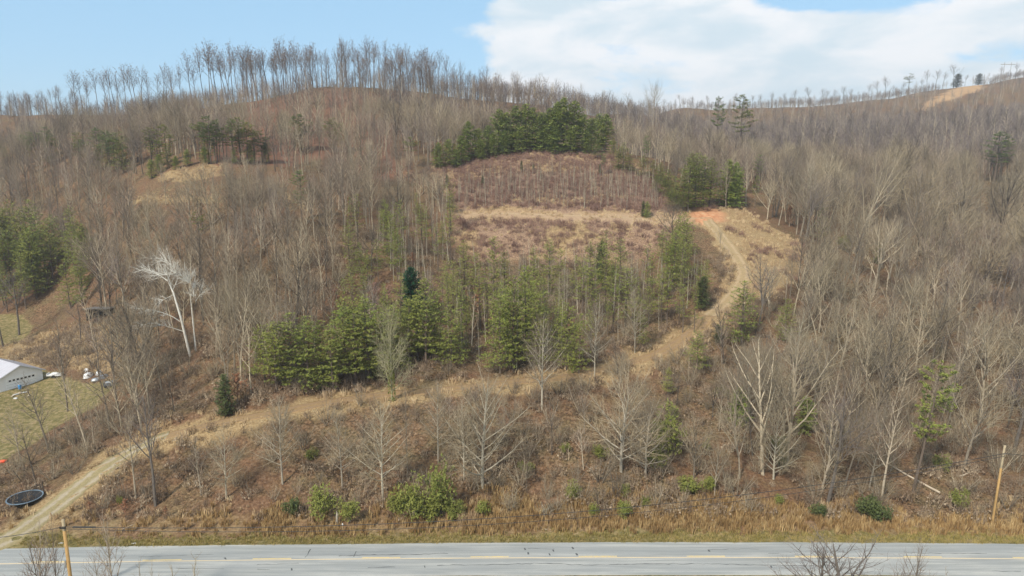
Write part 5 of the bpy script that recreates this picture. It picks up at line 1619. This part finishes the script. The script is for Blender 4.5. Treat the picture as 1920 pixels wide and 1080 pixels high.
if len(SI):
    rot = np.zeros((len(SI), 3)); rot[:, 2] = r.uniform(0, 6.28, len(SI))
    scatter('shrub_layer', np.stack([sx_[SI], sy2_[SI], sz_[SI]], 1), [d['both'] for d in PROTO['scrub']], r.randint(0, 6, len(SI)), rot, scl3(SH[SI] / 4.2, np.full(len(SI), 1.1)), label='leafless grey shrubs filling the gaps in the lower woods', cat='shrubs')

# ------------------------------------------------------------------ utility poles and wires
def simple_mat(name, col, rough=.6, metal=0, noise=None, spec=.3, amt=.4):
    m_, k = mat_new(name)
    c = col
    if noise:
        tcn = k.n('ShaderNodeTexCoord')
        f = k.noise(tcn.outputs['Object'], noise, 5, .65)
        c = k.mix(k.rng(f, .35, .7, 0, amt), col, tuple(v * .45 for v in col))
    finish(k, c, rough, metal=metal, spec=spec)
    return m_
M_pole = simple_mat('weathered_pole_wood', (0.40, 0.25, 0.10), .85, 0, 1.2)
M_poleg = simple_mat('grey_pole_top', (0.36, 0.29, 0.19), .85, 0, 1.5)
M_wire = simple_mat('black_cable', (0.025, 0.025, 0.027), .6)
M_steel = simple_mat('galvanised_steel', (0.45, 0.46, 0.47), .45, .7)
def obj(name, g, mats, parent=None, loc=None, sm=False):
    o = bpy.data.objects.new(name, g.mesh(name, mats, sm)); sc.collection.objects.link(o)
    if parent is not None: o.parent = parent
    if loc is not None: o.location = loc
    return o
def thing(name, loc, label, cat, rz=0, group=None):
    o = bpy.data.objects.new(name, None); sc.collection.objects.link(o); o.location = loc; o.rotation_euler = (0, 0, rz)
    o['label'] = label; o['category'] = cat
    if group: o['group'] = group
    return o
pb = ground_at(1860, 986)
pr = thing('utility_pole', pb, 'tan wooden utility pole standing in the grass at the right of the road', 'utility pole')
topR = at(1881, 835, pb[1]); hR = topR[2] - pb[2]; lx = (topR[0] - pb[0]) * .0 + .25
g = G(); g.tube([(0, 0, -.5), (lx * .3, 0, hR * .35), (lx * .7, 0, hR * .72)], [.19, .17, .155], 10, 0, False); obj('pole_shaft', g, [M_pole], pr, sm=True)
g = G(); g.tube([(lx * .7, 0, hR * .72 + .0), (lx, 0, hR)], [.156, .14], 10, 0, False); obj('pole_top', g, [M_poleg], pr, sm=True)
g = G(); g.box(lx - .05, -.19, hR - 1.15, lx + .05, .19, hR - 1.07); g.tube([(lx, -.25, hR - 1.1), (lx, .25, hR - 1.1)], [.03, .03], 6, 0, False); obj('cable_bracket', g, [M_steel], pr)
g = G(); g.tube([(0, -.2, -.5), (lx * .98, -.16, hR - .3)], [.022, .02], 4, 0, False); obj('ground_wire', g, [M_wire], pr)
PLY = 68.3
qL = at(118, 974, PLY); zL0 = float(height(qL[0], PLY)[0])
pl = thing('utility_pole', (qL[0], PLY, zL0), 'yellowish wooden utility pole on the near side of the road at left', 'utility pole')
hL = qL[2] - zL0
g = G(); g.tube([(0, 0, -.5), (0, 0, hL * .86)], [.19, .165], 10, 0, False); obj('pole_shaft', g, [M_pole], pl, sm=True)
g = G(); g.tube([(0, 0, hL * .86), (0, 0, hL)], [.164, .15], 10, 0, False); obj('pole_top', g, [M_poleg], pl, sm=True)
g = G(); g.box(-.34, -.12, hL * .44 - .5, -.17, .16, hL * .44 + .4); obj('meter_box', g, [M_steel], pl)
g = G(); g.box(-.3, -.2, hL - 1.0, .3, -.14, hL - .86); g.tube([(-.28, -.22, hL - .93), (-.28, -.22, hL - .7)], [.07, .05], 6, 0, False); g.tube([(.28, -.22, hL - .93), (.28, -.22, hL - .7)], [.07, .05], 6, 0, False)
obj('cable_bracket', g, [M_wire], pl)


def wire(a, b, sag, r_, label, seg=40):
    r_ *= 1.4
    a = np.array(a); b = np.array(b); g = G()
    P = [tuple(a + (b - a) * t - np.array([0, 0, sag * 4 * t * (1 - t)])) for t in np.linspace(0, 1, seg)]
    g.tube(P, [r_] * seg, 4, 0, False)
    o = obj('power_cable', g, [M_wire]); o['label'] = label; o['category'] = 'cable'
A0 = np.array([qL[0], PLY - .2, zL0 + hL - .75]); B0 = np.array([pb[0] + lx, pb[1] - .2, pb[2] + hR - 1.0])
wire(A0, B0, 3.2, .028, 'upper black cable sagging between the two utility poles')
wire(A0 - [0, 0, .22], B0 - [0, 0, .35], 3.7, .022, 'lower black cable sagging just under the upper one')
wire(A0, at(-260, 1010, 66.5), .9, .026, 'black cable running left from the near pole out of the photo', 16)
wire(B0, at(2350, 845, 92), 1.2, .026, 'black cable running right from the far pole out of the photo', 16)
t_ = .018
g = G()
d_ = (B0 - A0) / np.linalg.norm(B0 - A0)
c0 = A0 + d_ * 1.0 - np.array([0, 0, .12]); c1 = A0 + d_ * 3.3 - np.array([0, 0, .34]); g.tube([tuple(c0), tuple(c1)], [.09, .09], 6, 0, False)
o = obj('cable_splice', g, [M_wire]); o['label'] = 'thick black splice sleeve on the cable just right of the near pole'; o['category'] = 'splice'

# ------------------------------------------------------------------ fallen logs
def log(p0, p1, r_, label, snags=6, mat=M_pale, seed=1):
    a = ground_at(*p0); b = ground_at(*p1); a[2] += r_; b[2] += r_
    R = random.Random(seed); n = 12; g = G(); P = []
    for i in range(n):
        p = a + (b - a) * i / (n - 1); zz = float(height(p[0], p[1])[0]) + r_ * .9
        P.append((p[0], p[1] + R.uniform(-.04, .04), max(p[2] * .6 + zz * .4, zz)))
    t = thing('fallen_log', P[0], label, 'log')
    Pl = [(p[0] - P[0][0], p[1] - P[0][1], p[2] - P[0][2]) for p in P]
    g.tube(Pl, [r_ * (1 - .55 * i / n) for i in range(n)], 7, 0, False); obj('trunk', g, [mat], t)
    if snags:
        g = G()
        for _ in range(snags):
            q_ = Pl[R.randrange(4, n)]; g.tube([q_, (q_[0] + R.uniform(-.8, .8), q_[1] + R.uniform(-.6, .6), q_[2] + R.uniform(.2, .9))], [.04, .01], 3)
        obj('branch_stubs', g, [mat], t)
M_logp = simple_mat('bleached_log', (0.46, 0.38, 0.29), .85, 0, 1.5)
M_logd = simple_mat('dark_rotten_log', (0.09, 0.065, 0.05), .9, 0, 1.5)
log((1762, 926), (1605, 842), .16, 'long bleached fallen trunk lying diagonally under the slanting pine', mat=M_logp)
log((1798, 896), (1838, 882), .12, 'short pale fallen trunk right of the slanting pine', 2, M_logp, 2)
log((1888, 852), (1925, 866), .15, 'dark fallen trunk behind the right utility pole', 3, M_logd, 3)
log((108, 808), (140, 798), .14, 'dark fallen trunk on the bank below the garage lawn', 3, M_logd, 4)
log((1088, 962), (1105, 958), .08, 'short grey dead branch lying at the edge of the tall grass', 2, M_logp, 5)
log((230, 996), (247, 988), .09, 'pale cut branch lying on the verge near the left utility pole', 1, M_logp, 6)

# ------------------------------------------------------------------ white garage
M_wsid = simple_mat('white_siding', (0.78, 0.80, 0.82), .6, 0, .6, amt=.12)
M_roofm = simple_mat('pale_metal_roof', (0.46, 0.44, 0.47), .45, .1, .5, amt=.15)
M_trim = simple_mat('grey_trim', (0.34, 0.36, 0.38), .6)
M_glass = simple_mat('dark_glass', (0.02, 0.025, 0.03), .15, 0, spec=.6)
M_door = simple_mat('white_door', (0.82, 0.84, 0.85), .5)
gA = ground_at(-2, 738); gB = ground_at(70, 716)
vec = gB[:2] - gA[:2]; Wd = float(np.linalg.norm(vec)); Wd = min(max(Wd, 9.0), 13.0) * .9; ang = math.atan2(vec[1], vec[0])
LZ = min(gA[2], gB[2]) - .05
ht_eave = 2.7; ridge_h = 4.6; Ln = 11.0
gar = thing('garage', (gA[0], gA[1], LZ), 'white gabled garage with a pale metal roof at the left edge', 'garage', ang)
# local frame: gable wall along +x at y=0 (faces -y towards the camera side), building runs back along +y
g = G(); g.box(0, 0, -.4, Wd, .15, ht_eave)
n0 = len(g.v); g.v += [(0, 0, ht_eave), (Wd, 0, ht_eave), (Wd / 2, 0, ridge_h), (0, .15, ht_eave), (Wd, .15, ht_eave), (Wd / 2, .15, ridge_h)]
g.f += [(n0, n0 + 1, n0 + 2), (n0 + 3, n0 + 5, n0 + 4), (n0, n0 + 2, n0 + 5, n0 + 3), (n0 + 2, n0 + 1, n0 + 4, n0 + 5)]; g.mi += [0] * 4
g.box(0, .15, -.4, .15, Ln, ht_eave); g.box(Wd - .15, .15, -.4, Wd, Ln, ht_eave); g.box(.15, Ln - .15, -.4, Wd - .15, Ln, ht_eave)
n0 = len(g.v); g.v += [(0, Ln, ht_eave), (Wd, Ln, ht_eave), (Wd / 2, Ln, ridge_h)]; g.f.append((n0, n0 + 2, n0 + 1)); g.mi.append(0)
wall = obj('wall', g, [M_wsid], gar)
sl = (ridge_h - ht_eave) / (Wd / 2)
for s in (0, 1):
    g = G(); ov = .45; e = -ov if s == 0 else Wd + ov
    za_ = ht_eave - ov * sl + .02; zb_ = ridge_h + .02
    xe, xr = e, Wd / 2
    n0 = len(g.v); th = .08
    g.v += [(xe, -.4, za_), (xr, -.4, zb_), (xr, Ln + .4, zb_), (xe, Ln + .4, za_), (xe, -.4, za_ + th), (xr, -.4, zb_ + th), (xr, Ln + .4, zb_ + th), (xe, Ln + .4, za_ + th)]
    g.f += [(0, 3, 2, 1), (4, 5, 6, 7), (0, 1, 5, 4), (1, 2, 6, 5), (2, 3, 7, 6), (3, 0, 4, 7)]; g.mi += [0] * 6
    rf = obj('roof', g, [M_roofm], gar)
    g = G()
    for j in range(13):
        yy_ = -.35 + (Ln + .7) * j / 12
        g.tube([(xe, yy_, za_ + th + .01), (xr, yy_, zb_ + th + .01)], [.022, .022], 4, 0, False)
    obj('roof_rib', g, [M_roofm], rf)
    g = G(); g.tube([(xe, -.43, za_ - .03), (xr, -.43, zb_ - .03)], [.075, .075], 4, 0, False); obj('barge_board', g, [M_trim], gar)
dr = obj('garage_door', (lambda g: (g.box(1.4, -.05, 0, Wd - 1.2, -.003, 2.35), g)[1])(G()), [M_door], gar)
for j in range(7):
    g = G(); x0 = 1.9 + (Wd - 3.9) * j / 6; g.box(x0, -.075, 1.72, x0 + .42, -.052, 2.05); obj('window', g, [M_glass], dr)
for zz in (.55, 1.12, 1.65):
    g = G(); g.box(1.42, -.062, zz, Wd - 1.22, -.0505, zz + .035); obj('panel_groove', g, [M_trim], dr)

# blue barrel, debris, junk
M_blue = simple_mat('blue_plastic', (0.05, 0.22, 0.48), .45)
def local(o_, x_, y_, z_=0):
    c_, s_ = math.cos(ang), math.sin(ang); X_ = gA[0] + c_ * x_ - s_ * y_; Y_ = gA[1] + s_ * x_ + c_ * y_
    return (X_, Y_, float(height(X_, Y_)[0]) + z_)
g = G(); g.tube([(0, 0, 0), (0, 0, .12), (0, 0, .3), (0, 0, .45), (0, 0, .62), (0, 0, .8), (0, 0, .88)], [.27, .3, .31, .29, .31, .3, .26], 14, 0, False)
p = local(0, 3.2, -1.2); t = thing('plastic_barrel', p, 'blue plastic barrel standing against the front of the white garage', 'barrel'); obj('barrel_body', g, [M_blue], t, sm=True)
g = G(); g.tube([(0, 0, .88), (0, 0, .91)], [.22, .22], 14, 0, False); obj('lid', g, [M_trim], t)
M_wht = simple_mat('white_plastic', (0.60, 0.60, 0.60), .5)
M_grey = simple_mat('grey_tarp', (0.17, 0.18, 0.20), .7, 0, 2)
M_rust = simple_mat('rusty_scrap', (0.24, 0.13, 0.08), .8, 0, 2)
M_red = simple_mat('red_plastic', (0.75, 0.10, 0.04), .4)


def lump(seed, sx, sy_, sz, n=10):
    R = random.Random(seed); g = G(); rings = []
    for i in range(6):
        e = i / 5 * 1.57; rr_ = math.cos(e) ** .6; zz = math.sin(e) * sz
        ring = []
        for j in range(n):
            a = 6.283 * j / n; k_ = 1 + R.uniform(-.14, .14)
            ring.append((math.cos(a) * sx * rr_ * k_, math.sin(a) * sy_ * rr_ * k_, zz * (1 + R.uniform(-.08, .08)) - .03))
        rings.append(ring)
    for ring in rings: g.v += ring
    for i in range(5):
        for j in range(n):
            k_ = (j + 1) % n; g.f.append((i * n + j, i * n + k_, (i + 1) * n + k_, (i + 1) * n + j)); g.mi.append(0)
    g.f.append(tuple(5 * n + j for j in range(n))); g.mi.append(0)
    return g


def lump_thing(px_, py_, s, mat, lab, cat, name, seed):
    p = ground_at(px_, py_); o = obj(name, lump(seed, *s), [mat], None, p, True); o.rotation_euler[2] = seed
    o['label'] = lab; o['category'] = cat
lump_thing(166, 708, (1.0, .7, 1.0), M_wht, 'white rounded tarp bundle at the left of the junk pile', 'tarp bundle', 'tarp_bundle', 1)
lump_thing(186, 703, (.9, .6, .7), M_wht, 'white tarp bundle behind the grey scrap of the junk pile', 'tarp bundle', 'tarp_bundle', 2)
lump_thing(163, 697, (.5, .4, .7), M_wht, 'small white sack at the back of the junk pile', 'sack', 'sack', 3)
lump_thing(195, 709, (.9, .6, .8), M_grey, 'dark grey tarp bundle on the right of the white bundles', 'tarp bundle', 'tarp_bundle', 7)
lump_thing(182, 714, (1.1, .7, .6), M_steel, 'silver grey crumpled sheet in the middle of the junk pile', 'scrap sheet', 'scrap_sheet', 4)
# small dark utility cart with wheels right of the pile
p = ground_at(206, 726)
t = thing('utility_cart', p, 'dark grey four wheeled utility cart at the right of the junk pile', 'cart', .5)
g = G(); g.box(-1.0, -.6, .35, 1.0, .6, .55); g.box(-1.0, -.6, .55, -.9, .6, 1.05); g.box(.9, -.6, .55, 1.0, .6, 1.05); g.box(-.9, .5, .55, .9, .6, 1.05); g.box(-.9, -.6, .55, .9, -.5, .95); obj('cart_bed', g, [M_grey], t)
obj('tarp_cover', lump(9, .85, .5, .55), [M_trim], t, (0, 0, .62), True)
for sx in (-.65, .65):
    for sy_ in (-.62, .62):
        g = G(); g.tube([(sx, sy_ - .08, .28), (sx, sy_ + .08, .28)], [.28, .28], 12, 0, False); obj('wheel', g, [M_wire], t)
# white boat-like trailer right of garage
p = ground_at(104, 708)
t = thing('small_trailer', p, 'small white flat trailer between the garage and the junk pile', 'trailer', .1)
g = G(); g.box(-1.4, -.6, .4, 1.4, .6, .62); g.box(-1.4, -.6, .62, -1.32, .6, .9); g.box(1.32, -.6, .62, 1.4, .6, .9); obj('trailer_bed', g, [M_wht], t)
obj('covered_load', lump(12, .9, .45, .4), [M_wht], t, (0, 0, .64), True)
g = G(); g.tube([(-1.4, 0, .45), (-2.3, 0, .3)], [.05, .05], 4, 0, False); obj('tow_bar', g, [M_steel], t)
for sy_ in (-.68, .68):
    g = G(); g.tube([(0, sy_ - .08, .3), (0, sy_ + .08, .3)], [.3, .3], 12, 0, False); obj('wheel', g, [M_wire], t)
R = random.Random(33)
for i, (px_, py_) in enumerate([(24, 745), (30, 742), (37, 739), (45, 737), (54, 743), (29, 748), (292, 650), (300, 646)]):
    p = ground_at(px_, py_); g = G()
    if i < 6:
        w_ = R.uniform(.25, .55); g.box(-w_, -.14, .01, w_, .14, .12); g.box(-w_ * .4, -.3, .122, w_ * .6, .05, .17)
        o = obj('scrap_board', g, [M_wht if i % 2 else M_logp], None, p); o['label'] = 'pale scrap of board lying on the lawn in front of the garage'; o['group'] = 'scraps in front of the garage'; o['category'] = 'scrap'
    else:
        o = obj('rock', lump(i, .5, .35, .4, 8), [M_logp], None, p); o['label'] = 'pale boulder in the brush left of the sycamore'; o['group'] = 'pale boulders left of the sycamore'; o['category'] = 'rock'
    o.rotation_euler[2] = R.uniform(0, 3)
for (px_, py_, lab) in ((252, 1022, 'white piece of litter on the verge by the road at left'), (115, 1019, 'small white scrap at the road edge beside the left pole'), (1021, 993, 'pale stone in the mown bank by the road near the middle')):
    p = ground_at(px_, py_); o = obj('litter' if px_ != 1021 else 'rock', lump(px_, .38, .14, .12, 8), [M_wht if px_ != 1021 else M_logp], None, p); o['label'] = lab; o['category'] = 'litter' if px_ != 1021 else 'rock'
# upturned red plastic sled
p = ground_at(2, 869); t = thing('plastic_sled', p, 'red plastic sled lying on the lawn at the left edge', 'sled', .3)
g = G(); g.tube([(-.75, 0, .12), (-.4, 0, .16), (.4, 0, .16), (.8, 0, .3)], [.18, .3, .3, .14], 8, 0, False); obj('sled_hull', g, [M_red], t, sm=True)
g = G(); g.tube([(.8, -.1, .38), (1.0, 0, .42), (.8, .1, .38)], [.015, .015, .015], 4, 0, False); obj('pull_cord', g, [M_wire], t)

# old dark shed
M_shed = simple_mat('blackened_boards', (0.055, 0.048, 0.042), .9, 0, 2)
M_sroof = simple_mat('shed_roof_tin', (0.16, 0.15, 0.15), .6, .2, 1)
p = ground_at(190, 598); t = thing('old_shed', p, 'dark open fronted old shed half hidden in the trees at left', 'shed', .1)
for i in range(11):
    g = G(); x0 = -2.6 + i * .48; g.box(x0, 1.8, -.2, x0 + .45, 1.86 + .02 * (i % 2), 2.5); obj('wall_board', g, [M_shed], t)
for s in (-2.66, 2.66):
    g = G(); g.box(s - .04, -1.6, -.2, s + .04, 1.79, 2.35); obj('side_wall', g, [M_shed], t)
for s in (-2.5, 0, 2.5):
    g = G(); g.box(s - .08, -1.8, -.2, s + .08, -1.64, 2.6); obj('post', g, [M_shed], t)
g = G(); n0 = 0; g.v += [(-3, -2.1, 2.75), (3, -2.1, 2.75), (3, 2.1, 2.45), (-3, 2.1, 2.45), (-3, -2.1, 2.83), (3, -2.1, 2.83), (3, 2.1, 2.53), (-3, 2.1, 2.53)]
g.f += [(0, 3, 2, 1), (4, 5, 6, 7), (0, 1, 5, 4), (1, 2, 6, 5), (2, 3, 7, 6), (3, 0, 4, 7)]; g.mi += [0] * 6; obj('roof', g, [M_sroof], t)

# trampoline
p = ground_at(48, 944); t = thing('trampoline', p, 'round trampoline with a blue grey rim and black sagging mat beside the drive', 'trampoline', .2)
rad = 2.15
g = G(); n = 32; V0 = []
for i in range(n):
    a = 6.283 * i / n
    V0 += [(math.cos(a) * (rad - .13), math.sin(a) * (rad - .22), .88), (math.cos(a) * rad, math.sin(a) * rad, .9), (math.cos(a) * rad, math.sin(a) * rad, .82)]
g.v = V0
for i in range(n):
    a = 3 * i; b = 3 * ((i + 1) % n); g.f += [(a, a + 1, b + 1, b), (a + 1, a + 2, b + 2, b + 1)]; g.mi += [0, 0]
M_pad = simple_mat('faded_blue_pad', (0.15, 0.20, 0.25), .7, 0, 3); obj('rim_pad', g, [M_pad], t)
g = G(); n = 28; rings = 5
for j in range(rings):
    rr_ = (rad - .15) * (1 - j / rings)
    for i in range(n): g.v.append((math.cos(6.283 * i / n) * rr_, math.sin(6.283 * i / n) * rr_, .86 - .6 * (j / rings) ** .7 + R.uniform(-.16, .12) * (j > 0)))
for j in range(rings - 1):
    for i in range(n): k_ = (i + 1) % n; g.f.append((j * n + i, j * n + k_, (j + 1) * n + k_, (j + 1) * n + i)); g.mi.append(0)
g.f.append(tuple((rings - 1) * n + i for i in range(n))); g.mi.append(0)
M_mat = simple_mat('black_mat', (0.018, 0.018, 0.02), .8); obj('jumping_mat', g, [M_mat], t, sm=True)
for i in range(6):
    a = 6.283 * i / 6; g = G(); x_, y_ = math.cos(a) * (rad - .05), math.sin(a) * (rad - .05); g.tube([(x_, y_, -.4), (x_, y_, .84)], [.035, .035], 6, 0, False); obj('leg', g, [M_steel], t)
for i in range(3):
    a = .5 + i * .45; g = G(); x_, y_ = math.cos(a) * (rad + .05), math.sin(a) * (rad + .05); g.tube([(x_, y_, .5), (x_ * .98, y_ * .98, 2.3 - .4 * i)], [.03, .03], 6, 0, False); obj('net_post', g, [M_wire], t)
g = G()
for i in range(9):
    a = .5 + i * .1125; x_, y_ = math.cos(a) * (rad + .02), math.sin(a) * (rad + .02); g.tube([(x_, y_, .85), (x_ * .97, y_ * .97, 2.2 - .1 * i)], [.012, .012], 3, 0, False)
for j in range(7):
    zz = 1.0 + j * .15; g.tube([(math.cos(.5 + q_ * .2) * (rad + .01), math.sin(.5 + q_ * .2) * (rad + .01), zz - .04 * q_) for q_ in range(5)], [.01] * 5, 3, 0, False)
obj('safety_net', g, [M_mat], t)

# marker post and stump by the verge
p = ground_at(643, 998); t = thing('marker_post', p, 'short white topped marker post in the roadside grass below the green bushes', 'marker post')
g = G(); g.tube([(0, 0, -.2), (0, 0, .75)], [.06, .055], 8, 0, False); obj('post', g, [M_poleg], t)
g = G(); g.tube([(0, 0, .75), (0, 0, .92), (0, 0, 1.0)], [.09, .085, .04], 8, 0, False); obj('cap', g, [M_wht], t)
p = ground_at(632, 990); t = thing('tree_stump', p, 'grey broken tree stump behind the marker post', 'stump')
g = G(); g.tube([(0, 0, -.2), (.05, 0, .8), (.1, 0, 1.6), (.05, 0, 2.1)], [.22, .17, .15, .05], 8, 0, False); obj('stump_trunk', g, [M_pale], t)
g = G(); g.tube([(.05, 0, 1.2), (.5, .1, 1.9)], [.08, .03], 5); obj('broken_limb', g, [M_pale], t)
# dry pampas-like clumps
for px_, py_, lab in ((866, 984, 'left one of two rounded pale dry grass clumps behind the road verge'), (885, 984, 'right one of two rounded pale dry grass clumps behind the road verge')):
    p = ground_at(px_, py_); o = obj('grass_clump', grass_tuft(px_, 1.5, 120, .6, .03), [M_straw2], None, p); o['label'] = lab; o['category'] = 'grass clump'
# brush heap by the pole
p = ground_at(1800, 950); o = obj('brush_heap', brush(77, 1.6, 110, 2.6), [M_brush], None, p); o['label'] = 'dark tangled brush heap left of the right utility pole'; o['category'] = 'brush heap'
p = ground_at(1022, 968); o = obj('brush_heap', brush(78, 1.5, 40, .8), [M_pale], None, p); o['label'] = 'grey leafless twig clump behind the grass in the middle of the verge'; o['category'] = 'brush heap'
# transmission line frame on the far ridge
Yt = 850
b_ = at(1886, 152, Yt); b_[2] = float(height(b_[0], Yt)[0]) - 1
tp = at(1886, 117, Yt)
t = thing('transmission_tower', b_, 'faint H frame power structure on the far ridge at top right', 'pylon')
hT = tp[2] - b_[2]
M_faint = simple_mat('grey_timber', (0.28, 0.27, 0.26), .8)
for s in (-4, 4):
    g = G(); g.tube([(s, 0, -3), (s, 0, hT)], [.32, .26], 6, 0, False); obj('post', g, [M_faint], t)
g = G(); g.box(-8.5, -.2, hT - 2.6, 8.5, .2, hT - 1.9); obj('crossarm', g, [M_faint], t)

# ------------------------------------------------------------------ labels that single things out
LM = [(30, 712, 'the white garage'), (48, 930, 'the trampoline'), (190, 708, 'the junk pile'), (190, 590, 'the old dark shed'), (350, 600, 'the white sycamore'),
      (292, 850, 'the tall dark drive tree'), (425, 745, 'the dark cedar'), (560, 665, 'the front pine stand'), (733, 690, 'the ivy trunk tree'), (775, 545, 'the deep green evergreen'),
      (960, 620, 'the middle pines'), (1016, 690, 'the tall white stemmed tree'), (1165, 800, 'the fan crowned tree'), (905, 820, 'the big tangled tree'), (1306, 660, 'the small conical pine'),
      (1390, 590, 'the rounded bend pine'), (1440, 750, 'the spreading pale tree'), (1607, 700, 'the pale forked tree'), (1663, 670, 'the high Y forked tree'), (1680, 880, 'the long fallen log'),
      (1720, 800, 'the slanting pine'), (1868, 910, 'the right utility pole'), (1540, 420, 'the single slope pine'), (1330, 405, 'the orange clay patch'), (1060, 400, 'the terrace path'),
      (1385, 470, 'the dirt track'), (700, 480, 'the narrow climbing pines'), (350, 330, 'the upper sandy cut'), (330, 375, 'the lower sandy cut'), (566, 360, 'the lone sparse pine'),
      (390, 430, 'the dark leaning pine'), (80, 490, 'the pine thicket'), (800, 945, 'the roadside thicket'), (1630, 955, 'the large dark bush'), (1310, 910, 'the wide flat bush'),
      (1250, 820, 'the tall yellow bush'), (1388, 230, 'the tallest skyline pine'), (1225, 200, 'the lone skyline tree'), (1040, 230, 'the hilltop pine grove'),
      (600, 250, 'the reddish slope pines'), (440, 260, 'the sandy rim pines'), (80, 270, 'the left skyline pines'), (530, 820, 'the lone pale slope tree'), (718, 850, 'the white trunked slope tree'),
      (1770, 400, 'the wide white leaning tree'), (1645, 475, 'the small upper slope pine'), (1862, 290, 'the broad top right pine'), (1190, 600, 'the slim white track tree')]
ORD = ['first', 'second', 'third', 'fourth', 'fifth', 'sixth', 'seventh', 'eighth', 'ninth', 'tenth', 'eleventh', 'twelfth', 'thirteenth', 'fourteenth', 'fifteenth', 'sixteenth', 'seventeenth',
       'eighteenth', 'nineteenth', 'twentieth', 'twenty-first', 'twenty-second', 'twenty-third', 'twenty-fourth', 'twenty-fifth', 'twenty-sixth', 'twenty-seventh', 'twenty-eighth', 'twenty-ninth', 'thirtieth',
       'thirty-first', 'thirty-second', 'thirty-third', 'thirty-fourth', 'thirty-fifth', 'thirty-sixth']
bygroup = {}
for o in sc.objects:
    if o.parent is None and o.get('group') and o.get('kind') is None: bygroup.setdefault(o['group'], []).append(o)
def opx(o, f=0.0): return tuple(float(v) for v in proj(o.location[0], o.location[1], o.location[2] + f))
for grp, L in bygroup.items():
    if len(L) <= 36 and grp != 'scraps in front of the garage':
        noun = {'pine_tree': 'pine', 'cedar_tree': 'cedar', 'ridge_tree': 'bare tree', 'bare_tree': 'bare tree'}.get(L[0].name.split('.')[0], L[0]['category'])
        L.sort(key=lambda o: opx(o)[0])
        for i, o in enumerate(L): o['label'] = '%s, %s from the left among the %s' % (noun, ORD[i], grp)
        continue
    # many alike: say size, tilt and the landmark each one stands by
    for o in L:
        n0 = o.name.split('.')[0]
        a = opx(o); P_h = o.scale[2]
        up_ = o.rotation_euler.to_matrix() @ Vector((0, 0, 1))
        best = min(LM, key=lambda q: math.hypot(q[0] - a[0], (q[1] - a[1]) * 1.1))
        dx, dy = a[0] - best[0], a[1] - best[1]
        far_ = math.hypot(dx, dy)
        pos_ = ('lower ' if dy > 25 else ('higher ' if dy < -25 else 'level ')) + ('left' if dx < -20 else ('right' if dx > 20 else 'in line'))
        where = {'lower left': 'below left of', 'lower right': 'below right of', 'lower in line': 'below', 'higher left': 'above left of',
                 'higher right': 'above right of', 'higher in line': 'above', 'level left': 'left of', 'level right': 'right of', 'level in line': 'beside'}[pos_]
        size = 'tall' if P_h > 1.08 else ('short' if P_h < .8 else 'middling')
        til = 'leaning right' if up_.x > .09 else ('leaning left' if up_.x < -.06 else 'upright')
        thick = 'broad' if o.scale[0] / o.scale[2] > 1.05 else 'narrow'
        noun = {'sapling': 'sapling', 'bare_shrub': 'leafless shrub'}.get(n0, 'bare tree')
        if n0 in ('bare_shrub', 'sapling'): til = ''
        if far_ > 110: where = 'well ' + where.replace('beside', 'behind')
        o['label'] = ' '.join(('%s %s %s %s %s %s' % (size, thick, til, noun, where, best[2])).split())
        o['group'] = grp

same = {}
for o in sc.objects:
    if o.parent is None and o.get('label') and not o.get('kind'): same.setdefault(o['label'], []).append(o)
for lab, L in same.items():
    if len(L) < 2 or lab.startswith('pale'): continue
    L.sort(key=lambda o: opx(o)[0])
    for i, o in enumerate(L):
        if len(L) == 2: e = ('left', 'right')[i] + ' of two'
        elif len(L) == 3: e = ('left', 'middle', 'right')[i] + ' of three'
        else: e = ORD[min(i, 35)] + ' from left'
        o['label'] = lab + ', ' + e
    if 0 and len(set(o['name0'] if 'name0' in o else o.get('group', '') for o in L)) > 1: pass

for o in sc.objects:
    if o.parent is None and o.get('label'):
        w_ = o['label'].split()
        for drop in ('broad', 'narrow', 'middling', 'well'):
            if len(w_) > 16 and drop in w_: w_.remove(drop)
        if len(w_) > 16: w_ = [q_ for q_ in w_ if q_ not in ('upright',)]
        o['label'] = ' '.join(w_)
same = {}
for o in sc.objects:
    if o.parent is None and o.get('label') and not o.get('kind'): same.setdefault(o['label'], []).append(o)
for lab, L in same.items():
    if 2 <= len(L) <= 3 and 'pale' not in lab:
        L.sort(key=lambda o: opx(o)[0])
        for i, o in enumerate(L):
            w_ = o['label'].replace('upright ', '').replace(' bare tree', ' tree').split()
            if len(w_) > 15: w_ = w_[:1] + w_[2:]
            o['label'] = ' '.join([('left', 'right')[i] if len(L) == 2 else ('left', 'middle', 'right')[i]] + w_)
print('LONG', [o['label'] for o in sc.objects if o.get('label') and len(o['label'].split()) > 16][:6])

# ------------------------------------------------------------------ air
bpy.context.view_layer.update()
M_haze = bpy.data.materials.new('haze_air'); M_haze.use_nodes = True
k = N(M_haze.node_tree)
pv = k.n('ShaderNodeVolumePrincipled')
pv.inputs['Color'].default_value = (0.86, 0.90, 0.97, 1)
pv.inputs['Density'].default_value = 0.00024
pv.inputs['Anisotropy'].default_value = 0.2
mo = k.n('ShaderNodeOutputMaterial'); k.put(mo.inputs['Volume'], pv.outputs[0])
USE_HAZE = True
if USE_HAZE:
    top = float(GZ.max()) + 40
    g = G(); g.box(-2650, -450, float(GZ.min()) - 1, 2650, 2650, max(top, 60))
    o = obj('haze', g, [M_haze]); o['kind'] = 'stuff'; o['label'] = 'thin pale air haze over the valley and hills'; o['category'] = 'haze'
print('objects', len(bpy.data.objects), 'forest', nT, 'crest', len(sel), 'saplings', len(sap))
